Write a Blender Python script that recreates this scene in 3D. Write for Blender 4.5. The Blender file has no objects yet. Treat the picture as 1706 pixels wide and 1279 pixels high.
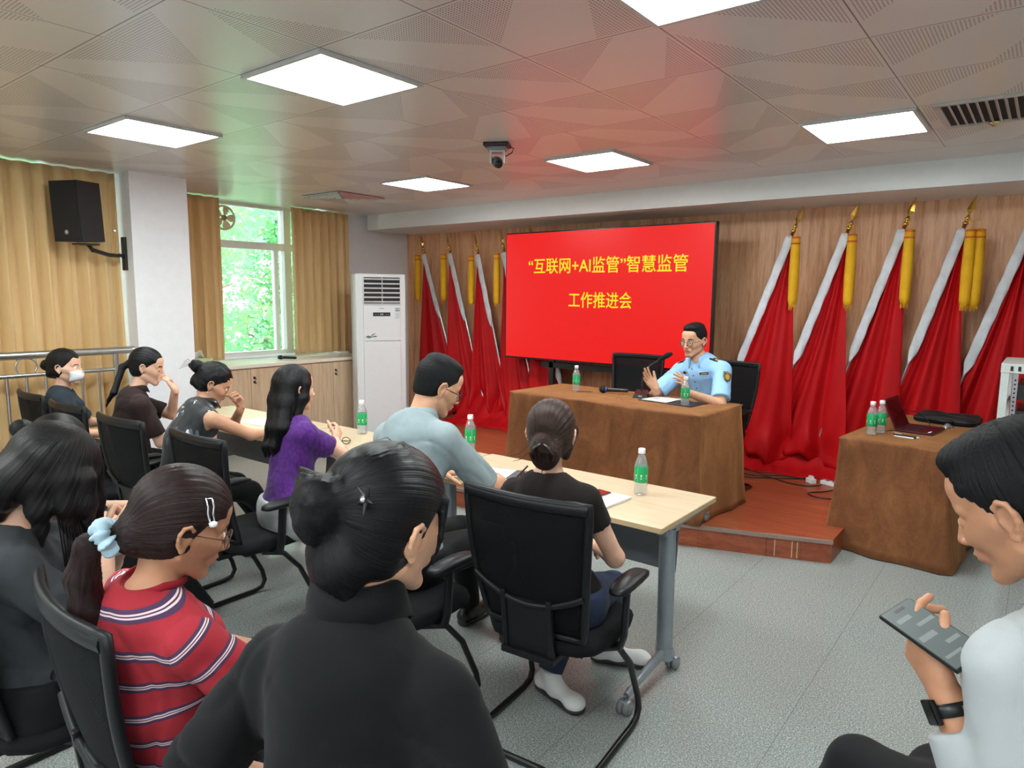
import bpy, bmesh, math, random
import numpy as np
from math import sin, cos, pi, radians as R
from mathutils import Vector as V, Matrix, Quaternion

scene = bpy.context.scene
COL = scene.collection
random.seed(7)

# ------------------------------------------------------------------ camera
cam_data = bpy.data.cameras.new('camera')
cam_data.sensor_width = 36.0
cam_data.lens = 1140.96 / 1706.0 * 36.0
cam_data.clip_start = 0.02
cam = bpy.data.objects.new('camera', cam_data)
COL.objects.link(cam)
_r = V((0.78753646, 0.61619465, 0.00951163)); _u = V((-0.08661101, 0.09538702, 0.99166519)); _f = V((-0.6101515, 0.78179631, -0.12848999))
cam.matrix_world = Matrix(((_r.x, _u.x, -_f.x, 0), (_r.y, _u.y, -_f.y, 0), (_r.z, _u.z, -_f.z, 1.7), (0, 0, 0, 1)))
scene.camera = cam

# ------------------------------------------------------------------ view, world, sun
scene.view_settings.view_transform = 'Standard'
scene.view_settings.look = 'None'
scene.view_settings.gamma = 1.0
scene.view_settings.use_curve_mapping = False
scene.view_settings.exposure = -0.13
PANEL_STRENGTH = 38.0
SKY_STRENGTH = 9.0

world = bpy.data.worlds.new('overcast_sky'); scene.world = world
world.use_nodes = True
wn = world.node_tree.nodes; wl = world.node_tree.links
wn.clear()
wo = wn.new('ShaderNodeOutputWorld'); wb = wn.new('ShaderNodeBackground')
wb.inputs['Color'].default_value = (0.86, 0.97, 1.0, 1); wb.inputs['Strength'].default_value = SKY_STRENGTH
wl.new(wb.outputs[0], wo.inputs[0])
_s = bpy.data.lights.new('hazy_sun', 'SUN'); _s.energy = 3.0; _s.angle = R(12); _s.color = (1.0, 0.96, 0.88)
sun = bpy.data.objects.new('hazy_sun', _s); COL.objects.link(sun); sun.rotation_euler = (R(40), 0, R(70)); sun.location = (-14, 0, 12)

# ------------------------------------------------------------------ materials
MATS = {}
def srgb(r, g, b):
    def c(v):
        v /= 255.0
        return v / 12.92 if v <= 0.04045 else ((v + 0.055) / 1.055) ** 2.4
    return (c(r), c(g), c(b), 1)
class NT:
    def __init__(s, name):
        s.m = bpy.data.materials.new(name); s.m.use_nodes = True
        s.n = s.m.node_tree.nodes; s.l = s.m.node_tree.links
        s.b = s.n['Principled BSDF']
    def new(s, t, **kw):
        nd = s.n.new('ShaderNode' + t)
        for k, v in kw.items(): setattr(nd, k, v)
        return nd
    def lk(s, a, b): s.l.new(a, b)
    def math(s, op, a, b=None, c=None):
        nd = s.new('Math', operation=op)
        for i, v in enumerate((a, b, c)):
            if v is None: continue
            if isinstance(v, (int, float)): nd.inputs[i].default_value = v
            else: s.lk(v, nd.inputs[i])
        return nd.outputs[0]
    def coord(s, scale=(1, 1, 1), rot=(0, 0, 0), out='Object'):
        tc = s.new('TexCoord'); mp = s.new('Mapping')
        mp.inputs['Scale'].default_value = scale; mp.inputs['Rotation'].default_value = rot
        s.lk(tc.outputs[out], mp.inputs['Vector']); return mp.outputs[0]
    def noise(s, vec, scale, detail=3, rough=0.55, dist=0):
        nd = s.new('TexNoise'); nd.inputs['Scale'].default_value = scale; nd.inputs['Detail'].default_value = detail
        nd.inputs['Roughness'].default_value = rough; nd.inputs['Distortion'].default_value = dist
        if vec is not None: s.lk(vec, nd.inputs['Vector'])
        return nd.outputs['Fac']
    def ramp(s, fac, stops):
        nd = s.new('ValToRGB'); e = nd.color_ramp.elements
        while len(e) < len(stops): e.new(0.5)
        for i, (p, c) in enumerate(stops):
            e[i].position = p; e[i].color = c if len(c) == 4 else (*c, 1)
        s.lk(fac, nd.inputs[0]); return nd.outputs[0]
    def mix(s, fac, a, b, blend='MIX'):
        nd = s.new('Mix', data_type='RGBA', blend_type=blend)
        for i, v in ((0, fac), (6, a), (7, b)):
            if isinstance(v, (int, float)): nd.inputs[i].default_value = v
            elif isinstance(v, tuple): nd.inputs[i].default_value = v
            else: s.lk(v, nd.inputs[i])
        return nd.outputs[2]
    def bump(s, h, strength=0.3, dist=0.01):
        nd = s.new('Bump'); nd.inputs['Strength'].default_value = strength; nd.inputs['Distance'].default_value = dist
        s.lk(h, nd.inputs['Height']); s.lk(nd.outputs[0], s.b.inputs['Normal'])
    def base(s, c):
        if isinstance(c, tuple): s.b.inputs['Base Color'].default_value = c
        else: s.lk(c, s.b.inputs['Base Color'])
    def set(s, **kw):
        for k, v in kw.items():
            s.b.inputs[{'rough': 'Roughness', 'metal': 'Metallic', 'spec': 'Specular IOR Level', 'sheen': 'Sheen Weight', 'coat': 'Coat Weight', 'trans': 'Transmission Weight', 'sss': 'Subsurface Weight', 'ior': 'IOR', 'alpha': 'Alpha'}[k]].default_value = v
        return s
def plain(name, col, rough=0.5, metal=0.0, spec=0.5, var=0.06, nscale=14, bump=0.0, bscale=60, sheen=0, coat=0):
    if name in MATS: return MATS[name]
    t = NT(name); v = t.coord()
    lo = tuple(c * (1 - var) for c in col[:3]) + (1,); hi = tuple(min(1, c * (1 + var)) for c in col[:3]) + (1,)
    t.base(t.ramp(t.noise(v, nscale), [(0.3, lo), (0.7, hi)]))
    t.set(rough=rough, metal=metal, spec=spec, sheen=sheen, coat=coat)
    if bump: t.bump(t.noise(v, bscale, 4), bump, 0.004)
    MATS[name] = t.m; return t.m
def fabric(name, col, var=0.15, weave=900, bump=0.25, rough=0.9, sheen=0.04, fold=0.0):
    if name in MATS: return MATS[name]
    t = NT(name); v = t.coord()
    lo = tuple(c * (1 - var) for c in col[:3]) + (1,); hi = tuple(min(1, c * (1 + var)) for c in col[:3]) + (1,)
    t.base(t.ramp(t.noise(v, 9, 4), [(0.3, lo), (0.7, hi)]))
    t.set(rough=rough, sheen=sheen, spec=0.25)
    h = t.math('ADD', t.math('MULTIPLY', t.noise(v, weave, 1), 0.3), t.math('MULTIPLY', t.noise(v, 16, 3), 1.0 + fold))
    t.bump(h, bump, 0.006)
    MATS[name] = t.m; return t.m
def emit(name, col, strength):
    if name in MATS: return MATS[name]
    t = NT(name); t.base((0, 0, 0, 1)); t.b.inputs['Emission Color'].default_value = col; t.b.inputs['Emission Strength'].default_value = strength
    t.set(rough=0.35, spec=0.3); MATS[name] = t.m; return t.m

# ------------------------------------------------------------------ mesh collecting helpers
class MB:
    """collects boxes, tubes, lathes, prisms and links them as ONE mesh object"""
    def __init__(s): s.v = []; s.f = []; s.sm = []; s.mi = []
    def add(s, vs, fs, smooth=False, mi=0):
        o = len(s.v); s.v += [tuple(v) for v in vs]; s.f += [[i + o for i in f] for f in fs]; s.sm += [smooth] * len(fs); s.mi += [mi] * len(fs); return s
    def box(s, c, d, rot=None, bev=0.0, mi=0):
        bm = bmesh.new(); bmesh.ops.create_cube(bm, size=1)
        bmesh.ops.scale(bm, vec=V(d), verts=bm.verts)
        if bev > 0: bmesh.ops.bevel(bm, geom=bm.edges[:], offset=min(bev, min(d) * 0.45), segments=2, affect='EDGES', profile=0.6)
        M = (rot.to_4x4() if rot else Matrix.Identity(4)); M = Matrix.Translation(V(c)) @ M
        bm.transform(M); bm.verts.index_update()
        s.add([v.co for v in bm.verts], [[v.index for v in f.verts] for f in bm.faces], False, mi); bm.free(); return s
    def bb(s, lo, hi, bev=0.0, mi=0):
        return s.box([(a + b) / 2 for a, b in zip(lo, hi)], [abs(b - a) for a, b in zip(lo, hi)], None, bev, mi)
    def tube(s, pts, r, n=10, closed=False, mi=0, sx=1.0, up=None):
        pts = [V(p) for p in pts]; m = len(pts); rs = r if isinstance(r, (list, tuple)) else [r] * m
        T = []
        for i in range(m):
            a = pts[(i - 1) % m] if closed or i else pts[0]; b = pts[(i + 1) % m] if closed or i < m - 1 else pts[-1]
            T.append((b - a).normalized())
        nrm = V(up) if up else (V((0, 0, 1)) if abs(T[0].z) < 0.9 else V((0, 1, 0)))
        vs = []
        for i in range(m):
            nrm = (nrm - T[i] * nrm.dot(T[i])).normalized(); b = T[i].cross(nrm)
            for k in range(n):
                a = 2 * pi * k / n; vs.append(pts[i] + nrm * (rs[i] * sin(a)) + b * (rs[i] * sx * cos(a)))
        fs = []
        for i in range(m if closed else m - 1):
            j = (i + 1) % m
            for k in range(n):
                k2 = (k + 1) % n; fs.append([i * n + k, i * n + k2, j * n + k2, j * n + k])
        s.add(vs, fs, True, mi)
        if not closed:
            s.add(vs[:n], [list(range(n))[::-1]], False, mi); s.add(vs[-n:], [list(range(n))], False, mi)
        return s
    def lathe(s, prof, c=(0, 0, 0), n=20, rot=None, mi=0, rip=0, ripn=0, caps=True):
        vs = []; fs = []; M = rot.to_4x4() if rot else Matrix.Identity(4); M = Matrix.Translation(V(c)) @ M
        for (r, z) in prof:
            for k in range(n):
                a = 2 * pi * k / n; rr = r * (1 + rip * cos(ripn * a)); vs.append(M @ V((rr * cos(a), rr * sin(a), z)))
        for i in range(len(prof) - 1):
            for k in range(n):
                k2 = (k + 1) % n; fs.append([i * n + k, i * n + k2, (i + 1) * n + k2, (i + 1) * n + k])
        if caps: fs.append(list(range(n))[::-1]); fs.append([(len(prof) - 1) * n + k for k in range(n)])
        s.add(vs, fs, True, mi); return s
    def prism(s, poly, z0, z1, mi=0):
        n = len(poly); vs = [(x, y, z0) for x, y in poly] + [(x, y, z1) for x, y in poly]
        fs = [list(range(n))[::-1], list(range(n, 2 * n))] + [[i, (i + 1) % n, n + (i + 1) % n, n + i] for i in range(n)]
        s.add(vs, fs, False, mi); return s
    def grid(s, P, smooth=True, mi=0, closed=False):
        nu = len(P); nv = len(P[0]); vs = [p for row in P for p in row]; fs = []
        for i in range(nu if closed else nu - 1):
            for j in range(nv - 1):
                i2 = (i + 1) % nu; fs.append([i * nv + j, i2 * nv + j, i2 * nv + j + 1, i * nv + j + 1])
        s.add(vs, fs, smooth, mi); return s
    def xf(s, M):
        s.v = [tuple(M @ V(v)) for v in s.v]; return s
    def build(s, name, m, parent=None, solid=0):
        me = bpy.data.meshes.new(name); me.from_pydata(s.v, [], s.f)
        for mm in (m if isinstance(m, (list, tuple)) else [m]): me.materials.append(mm)
        me.polygons.foreach_set('use_smooth', s.sm); me.polygons.foreach_set('material_index', s.mi)
        me.update()
        o = bpy.data.objects.new(name, me); COL.objects.link(o)
        if solid:
            md = o.modifiers.new('thickness', 'SOLIDIFY'); md.thickness = solid; md.offset = 0
        if parent: o.parent = parent
        return o
def tag(o, label=None, cat=None, group=None, kind=None):
    if label: o['label'] = label
    if cat: o['category'] = cat
    if group: o['group'] = group
    if kind: o['kind'] = kind
    return o
def empty(name, loc=(0, 0, 0), rz=0.0, label=None, cat=None, group=None):
    o = bpy.data.objects.new(name, None); COL.objects.link(o); o.location = loc; o.rotation_euler = (0, 0, rz); o.empty_display_size = 0.1
    return tag(o, label, cat, group)
def struct(o, label=None): o['kind'] = 'structure'; (label and tag(o, label)); return o
def copy_tree(o, parent=None):
    c = o.copy(); COL.objects.link(c)
    if parent: c.parent = parent
    for ch in o.children: copy_tree(ch, c)
    return c
def RZ(a): return Matrix.Rotation(a, 3, 'Z')
def RX(a): return Matrix.Rotation(a, 3, 'X')
def RY(a): return Matrix.Rotation(a, 3, 'Y')
# ================================================================== SETTING
XL, XR, YF, YB, ZC = -7.45, 2.3, -3.4, 6.75, 2.70
ST = 0.15
# ---- floor: speckled grey granite with dark seams
t = NT('granite_floor'); v = t.coord()
sp = t.noise(v, 170, 2, 0.75); s2 = t.noise(v, 70, 3, 0.7); s3 = t.noise(v, 1.2, 2)
c = t.ramp(sp, [(0.38, srgb(78, 84, 84)), (0.46, srgb(134, 141, 140)), (0.55, srgb(158, 164, 162)), (0.62, srgb(200, 203, 199))])
c = t.mix(t.ramp(s2, [(0.42, (0, 0, 0)), (0.6, (0.55, 0.55, 0.55))]), c, srgb(126, 134, 134))
c = t.mix(t.ramp(s3, [(0.3, (0, 0, 0)), (0.75, (0.25, 0.25, 0.25))]), c, srgb(168, 164, 156))
sx = t.new('SeparateXYZ'); t.lk(v, sx.inputs[0])
def seam(t, o, off, per, w):
    a = t.math('ADD', o, off); m = t.math('PINGPONG', a, per / 2); return t.math('LESS_THAN', m, w)
mx = t.math('MAXIMUM', seam(t, sx.outputs[0], 0.70 + 6.5, 0.65, 0.0016), t.math('MULTIPLY', seam(t, sx.outputs[1], -0.35 + 6.5, 0.65, 0.0013), 0.22))
t.base(t.mix(t.math('MULTIPLY', mx, 0.6), c, srgb(96, 100, 100)))
t.lk(t.ramp(s2, [(0.3, (0.14, 0.14, 0.14)), (0.7, (0.28, 0.28, 0.28))]), t.b.inputs['Roughness']); t.set(spec=0.5)
M_FLOOR = t.m
fl = MB(); fl.bb((XL - 0.1, YF - 0.1, -0.1), (XR + 0.1, YB + 0.1, 0)); struct(fl.build('floor', M_FLOOR))

# ---- ceiling: grey aluminium tiles, triangles of fine perforation, 603 mm grid
t = NT('perforated_ceiling_tiles'); v = t.coord()
sx = t.new('SeparateXYZ'); t.lk(v, sx.inputs[0]); P = 0.603
gx = t.math('DIVIDE', t.math('ADD', sx.outputs[0], 1.85 + 40 * P), P); gy = t.math('DIVIDE', t.math('SUBTRACT', sx.outputs[1], 1.84 - 40 * P), P)
fx = t.math('FRACT', gx); fy = t.math('FRACT', gy)
seamx = t.math('LESS_THAN', t.math('PINGPONG', gx, 0.5), 0.0045); seamy = t.math('LESS_THAN', t.math('PINGPONG', gy, 0.5), 0.0045)
sm = t.math('MAXIMUM', seamx, seamy)
par = t.math('MODULO', t.math('FLOOR', gx), 2.0)
fxx = t.math('ABSOLUTE', t.math('SUBTRACT', fx, par))
tri = t.math('LESS_THAN', t.math('ADD', t.math('MULTIPLY', fxx, 1.0), fy), 0.72)
tri2 = t.math('GREATER_THAN', t.math('ADD', fxx, t.math('MULTIPLY', fy, 0.5)), 1.08)
msk = t.math('MAXIMUM', tri, tri2)
inn = t.math('MULTIPLY', t.math('GREATER_THAN', t.math('PINGPONG', gx, 0.5), 0.03), t.math('GREATER_THAN', t.math('PINGPONG', gy, 0.5), 0.03))
dx = t.math('SUBTRACT', t.math('FRACT', t.math('MULTIPLY', gx, 44)), 0.5); dy = t.math('SUBTRACT', t.math('FRACT', t.math('MULTIPLY', gy, 44)), 0.5)
rr = t.math('ADD', t.math('MULTIPLY', dx, dx), t.math('MULTIPLY', dy, dy))
dot = t.math('MULTIPLY', t.math('LESS_THAN', rr, 0.06), t.math('MULTIPLY', msk, inn))
lim = t.math('MULTIPLY', t.math('GREATER_THAN', sx.outputs[0], -6.07), t.math('LESS_THAN', sx.outputs[1], 5.46))
dot = t.math('MULTIPLY', dot, lim); sm = t.math('MULTIPLY', sm, lim)
c = t.mix(dot, t.ramp(t.noise(v, 0.8, 2), [(0.3, srgb(214, 211, 206)), (0.7, srgb(222, 219, 214))]), srgb(84, 80, 76))
t.base(t.mix(sm, c, srgb(104, 100, 96))); t.set(rough=0.28, metal=0.1, spec=0.7)
M_CEIL = t.m
cl = MB(); cl.bb((XL - 0.1, YF - 0.1, ZC), (XR + 0.1, YB + 0.1, ZC + 0.1)); struct(cl.build('ceiling', M_CEIL))

M_WALL = plain('white_wall_paint', srgb(234, 236, 240), 0.6, var=0.02, bump=0.05, bscale=120)
M_TRIMW = plain('white_soffit_paint', srgb(226, 228, 228), 0.45, var=0.015)
def wood(name, stops, axis='Z', plank=0.0, pl_len=1.2, rough=0.35, sc=1.0):
    t = NT(name); v = t.coord({'Z': (7 * sc, 7 * sc, 0.55 * sc), 'X': (0.7 * sc, 9 * sc, 9 * sc), 'Y': (9 * sc, 0.7 * sc, 9 * sc)}[axis])
    n1 = t.noise(v, 2.2, 6, 0.62, 0.4); n2 = t.noise(v, 9, 4, 0.7)
    f = t.math('ADD', t.math('MULTIPLY', n1, 0.7), t.math('MULTIPLY', n2, 0.3))
    c = t.ramp(f, stops)
    if plank:
        tc = t.coord(); sx = t.new('SeparateXYZ'); t.lk(tc, sx.inputs[0])
        row = t.math('FLOOR', t.math('DIVIDE', sx.outputs[0 if axis == 'Z' else 1], plank))
        rnd = t.math('FRACT', t.math('MULTIPLY', t.math('SINE', t.math('MULTIPLY', row, 12.9898)), 43758.5))
        s1 = t.math('LESS_THAN', t.math('PINGPONG', sx.outputs[0 if axis == 'Z' else 1], plank / 2), 0.0012 if axis != 'Z' else 0.0016)
        k = t.mix(t.math('MULTIPLY', rnd, 0.30), c, stops[0][1])
        if axis != 'Z':
            s2 = t.math('LESS_THAN', t.math('PINGPONG', t.math('ADD', sx.outputs[0], t.math('MULTIPLY', rnd, pl_len)), pl_len / 2), 0.0012)
            s1 = t.math('MAXIMUM', s1, s2)
        c = t.mix(t.math('MULTIPLY', s1, 0.55), k, tuple(x * 0.3 for x in stops[0][1][:3]) + (1,))
    t.base(c); t.set(rough=rough, spec=0.4); t.bump(n2, 0.05, 0.002)
    MATS[name] = t.m; return t.m
M_PANEL = wood('vertical_grain_wall_panel', [(0.30, srgb(182, 124, 88)), (0.45, srgb(214, 158, 116)), (0.58, srgb(234, 184, 142)), (0.72, srgb(198, 142, 104))], 'Z', 0.0, rough=0.38, sc=1.5)
M_STAGE = wood('reddish_laminate_boards', [(0.30, srgb(112, 52, 32)), (0.5, srgb(158, 82, 54)), (0.7, srgb(188, 110, 74))], 'X', 0.195, 1.2, 0.3)
M_BEECH = wood('pale_oak_cabinet', [(0.30, srgb(178, 148, 118)), (0.5, srgb(206, 178, 148)), (0.7, srgb(222, 198, 170))], 'Z', 0, rough=0.45, sc=1.2)
M_TOP = wood('maple_table_laminate', [(0.25, srgb(190, 168, 136)), (0.5, srgb(204, 184, 154)), (0.75, srgb(212, 194, 166))], 'X', 0, rough=0.33)

# back wall with wood panelling
w = MB(); w.bb((XL - 0.1, YB, 0), (XR + 0.1, YB + 0.15, ZC)); struct(w.build('wall_back', M_WALL))
w = MB(); w.bb((-7.42, YB - 0.02, 0), (XR, YB + 0.001, ZC)); struct(w.build('trim_1', M_PANEL))
# soffit above the stage
w = MB(); w.bb((-7.02, 5.94, 2.512), (XR, YB - 0.02, ZC + 0.01)); struct(w.build('trim_2', M_TRIMW))
w = MB(); w.bb((XR, YF, 0), (XR + 0.15, YB, ZC)); struct(w.build('wall_right', M_WALL))
w = MB(); w.bb((XL, YF - 0.15, 0), (XR, YF, ZC)); struct(w.build('wall_front', M_WALL))
# left wall: bay openings y -1.2..2.6 and y 3.2..5.62
WY0, WY1, WZ0 = 3.35, 5.62, 0.97
w = MB()
w.bb((XL - 0.2, YF, 0), (XL, -1.2, ZC)); w.bb((XL - 0.2, -1.2, 0), (XL, 2.5, 0.97)); w.bb((XL - 0.2, 2.5, 0), (XL, WY0, ZC))
w.bb((XL - 0.2, WY0, 0), (XL, WY1, WZ0)); w.bb((XL - 0.2, WY1, 0), (XL, YB, ZC))
struct(w.build('wall_left', M_WALL))
# pillar
w = MB(); w.bb((-7.46, 2.655, 0), (-6.145, 3.145, ZC), bev=0.004); struct(w.build('wall_pillar', M_WALL))
w = MB(); w.bb((-7.46, -1.7, 0), (-6.145, -1.2, ZC)); struct(w.build('wall_pillar', M_WALL))
# return wall piece beside the right curtain
w = MB(); w.bb((XL, 5.68, 0), (-7.12, YB - 0.02, ZC)); struct(w.build('wall_return', M_WALL))

M_ALU = plain('white_aluminium_frame', srgb(226, 230, 226), 0.4, var=0.02)
def glass_mat():
    t = NT('window_glass'); n = t.n
    tr = t.new('BsdfTransparent'); tr.inputs[0].default_value = (0.93, 0.985, 0.965, 1)
    gl = t.new('BsdfGlossy'); gl.inputs['Roughness'].default_value = 0.02
    fr = t.new('Fresnel'); fr.inputs[0].default_value = 1.45; mx = t.new('MixShader')
    t.lk(fr.outputs[0], mx.inputs[0]); t.lk(tr.outputs[0], mx.inputs[1]); t.lk(gl.outputs[0], mx.inputs[2])
    t.lk(mx.outputs[0], n['Material Output'].inputs['Surface']); return t.m
M_GLASS = glass_mat()
def window(name, y0, y1, cols, xf=-7.36):
    w = MB(); z0, z1 = WZ0, ZC
    w.bb((xf - 0.04, y0, z0), (xf + 0.05, y1, z0 + 0.05)); w.bb((xf - 0.04, y0, z1 - 0.03), (xf + 0.05, y1, z1)); 
    w.bb((xf - 0.04, y0, z0), (xf + 0.05, y0 + 0.06, z1)); w.bb((xf - 0.04, y1 - 0.06, z0), (xf + 0.05, y1, z1))
    w.bb((xf - 0.05, y0, 2.20), (xf + 0.06, y1, 2.28))
    for c in cols:
        w.bb((xf - 0.04, c - 0.045, z0), (xf + 0.07, c + 0.045, z1))
        w.bb((xf - 0.03, c - 0.16, z0 + 0.04), (xf + 0.03, c - 0.11, 2.2))
    fr = struct(w.build(name, M_ALU))
    g = MB(); g.bb((xf - 0.004, y0 + 0.05, z0 + 0.04), (xf + 0.002, y1 - 0.05, z1 - 0.02)); g.build('pane', M_GLASS, fr)
window('window_1', WY0, WY1, [4.93]); window('window_2', -1.2, 2.5, [0.0, 1.25])

# ---- stage platform with a shallow bowed front
front = [(-0.98, 4.62), (-1.42, 4.46), (-1.85, 4.32), (-2.5, 4.13), (-3.2, 4.0), (-3.9, 3.96), (-4.6, 4.05), (-5.2, 4.25), (-5.7, 4.55), (-5.9, 4.9)]
poly = front + [(-5.9, YB - 0.03), (-0.98, YB - 0.03)]
M_NOSE = plain('grey_brown_stage_edging', srgb(150, 128, 118), 0.4, 0.3)
w = MB(); w.prism(poly[::-1], 0.0, ST); st = struct(w.build('floor_stage', M_STAGE))
n = MB()
for a, b in zip(front[:-1], front[1:]):
    a = V((*a, ST - 0.008)); b = V((*b, ST - 0.008)); d = b - a; c = (a + b) / 2
    n.box(c, (d.length + 0.012, 0.03, 0.022), RZ(math.atan2(d.y, d.x)))
n.build('edging', M_NOSE, st)
M_CREAM = plain('cream_tile_joint', srgb(206, 176, 140), 0.5)
j = MB()
for (x, y) in ((-1.30, 4.504), (-1.20, 4.54), (-1.17, 4.551)):
    j.box((x, y - 0.006, 0.066), (0.004, 0.006, 0.11), RZ(-0.35))
j.build('joint', M_CREAM, st)

# ---- ceiling lights
M_LED = emit('led_panel_glow', (0.93, 1.0, 0.985, 1), PANEL_STRENGTH)
M_LFR = plain('white_light_frame', srgb(200, 200, 198), 0.4)
LAB = {(-2.755, 2.14): 'square led ceiling panel, the largest of those fully in view, over the row of tables',
       (-0.945, 2.14): 'square led ceiling panel cut off by the top edge of the photo',
       (-4.565, 2.14): 'square led ceiling panel nearest the wall speaker',
       (-4.565, 4.555): 'square led ceiling panel nearest the window and round diffuser',
       (-2.755, 4.555): 'square led ceiling panel just behind the ceiling camera',
       (-0.945, 4.555): 'square led ceiling panel beside the slatted vent at right'}
proto = None
for y in (2.14, 4.555, -0.27, -2.68):  # the rows behind the camera are unseen panels, added to light the room
    for x in (-2.755, -0.945, -4.565, 0.865):
        if y > 0 and x > 0: continue
        if proto is None:
            e = empty('ceiling_light', (0, 0, 0)); a = MB()
            for s in (-1, 1):
                a.box((s * 0.287, 0, 0), (0.02, 0.594, 0.016)); a.box((0, s * 0.287, 0), (0.554, 0.02, 0.016))
            a.build('frame', M_LFR, e); d = MB(); d.box((0, 0, 0.002), (0.556, 0.556, 0.008)); d.build('diffuser', M_LED, e); proto = e
        else: e = copy_tree(proto)
        e.location = (x, y, ZC - 0.008)
        tag(e, LAB.get((x, y), 'unseen square led ceiling panel added for its light behind the photographer'), 'ceiling light', 'square led panels in the ceiling grid')

# ---- ceiling vents
M_VENT = plain('white_vent_metal', srgb(196, 194, 190), 0.45, 0.2); M_DARK = plain('dark_vent_cavity', srgb(40, 40, 40), 0.8)
e = empty('ceiling_vent', (-5.9, 4.68, ZC), 0, 'square ceiling air diffuser near the window, left of the ceiling lights', 'vent')
a = MB()
for k, r in enumerate((0.29, 0.23, 0.17, 0.11, 0.05)):
    for s in (-1, 1):
        a.box((s * r, 0, -0.008 - 0.002 * k), (0.03, 2 * r, 0.012), RY(s * 0.4)); a.box((0, s * r, -0.008 - 0.002 * k), (2 * r, 0.03, 0.012), RX(-s * 0.4))
a.build('louvre_frame', M_VENT, e); b = MB(); b.box((0, 0, -0.001), (0.56, 0.56, 0.003)); b.build('backing', M_DARK, e)
e = empty('ceiling_vent', (-0.27, 4.55, ZC), 0, 'slatted ceiling vent right of the far right light panel', 'vent')
a = MB()
for s in (-1, 1): a.box((s * 0.29, 0, -0.006), (0.03, 0.56, 0.012)); a.box((0, s * 0.28, -0.006), (0.6, 0.03, 0.012))
a.build('frame', M_VENT, e)
for k in range(13):
    b = MB(); b.box((-0.24 + k * 0.04, 0, -0.006), (0.028, 0.53, 0.003), RY(0.75)); b.build('slat', M_VENT, e)
b = MB(); b.box((0, 0, -0.001), (0.56, 0.54, 0.003)); b.build('backing', M_DARK, e)
a = MB(); a.lathe([(0.012, 0), (0.03, -0.004), (0.032, -0.012), (0.012, -0.03), (0.003, -0.032)], (-0.34, 4.83, ZC), 18)
tag(a.build('sprinkler_head', plain('brass_head', srgb(210, 200, 150), 0.25, 0.8)), 'small brass sprinkler head beside the slatted vent', 'sprinkler')

# ---- curtains
def pleat(n, rx, seed):
    rnd = random.Random(seed); return [rnd.uniform(-1, 1) for _ in range(n)]
def curtain(name, x0, y0, y1, z0, z1, npl, amp, label, mat, seed=1, sweep=0.0, gather=0.0):
    rnd = random.Random(seed); ph = [rnd.uniform(-0.5, 0.5) for _ in range(npl + 2)]; am = [rnd.uniform(0.6, 1.25) for _ in range(npl + 2)]
    m = MB(); rows = []; NU = npl * 14; NV = 26
    for i in range(NU + 1):
        u = i / NU; row = []
        k = u * npl; ki = int(k); fr = k - ki
        for j in range(NV + 1):
            v = j / NV; z = z1 + (z0 - z1) * v
            A = amp * (0.8 + 0.35 * v) * (am[ki] * (1 - fr) + am[ki + 1] * fr)
            p = 2 * pi * k + 0.9 * v * (ph[ki] * (1 - fr) + ph[ki + 1] * fr)
            pin = 1 - 0.45 * math.exp(-((v - 0.02) / 0.03) ** 2)
            y = y0 + (y1 - y0) * u + 0.018 * sin(p * 2 + 1) * v + sweep * v * (u - 0.5) + gather * math.exp(-((v - 0.75) / 0.2) ** 2) * (u - 0.5)
            row.append((x0 + A * pin * (sin(p) + 0.28 * sin(2 * p + 0.6)), y, z))
        rows.append(row)
    m.grid(rows); e = m.build(name, mat, solid=0.003)
    tag(e, label, 'curtain')
    return e
t = NT('golden_beige_curtain_cloth'); v = t.coord((1, 1, 0.12))
t.base(t.ramp(t.noise(v, 10, 4), [(0.3, srgb(220, 184, 128)), (0.7, srgb(238, 206, 152))])); t.set(rough=0.55, sheen=0.35, spec=0.35)
t.bump(t.noise(t.coord((1, 1, 1)), 700, 1), 0.15, 0.002); M_CURT = t.m
tr = t.new('BsdfTranslucent'); tr.inputs[0].default_value = srgb(226, 190, 130); mx = t.new('MixShader'); mx.inputs[0].default_value = 0.15
t.lk(t.b.outputs[0], mx.inputs[1]); t.lk(tr.outputs[0], mx.inputs[2]); t.lk(mx.outputs[0], t.n['Material Output'].inputs['Surface'])
curtain('curtain', -6.36, -0.6, 2.63, 0.04, 2.69, 23, 0.045, 'wide golden beige pleated curtain behind the steel railing and wall speaker', M_CURT, 3)
curtain('curtain', -7.02, 3.2, 3.93, 0.975, 2.69, 6, 0.042, 'narrow golden beige curtain drawn to the left of the window', M_CURT, 5)
curtain('curtain', -7.06, 4.83, 5.66, 0.975, 2.69, 7, 0.040, 'golden beige curtain hanging on the right of the window, beside the white air conditioner', M_CURT, 8)

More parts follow.
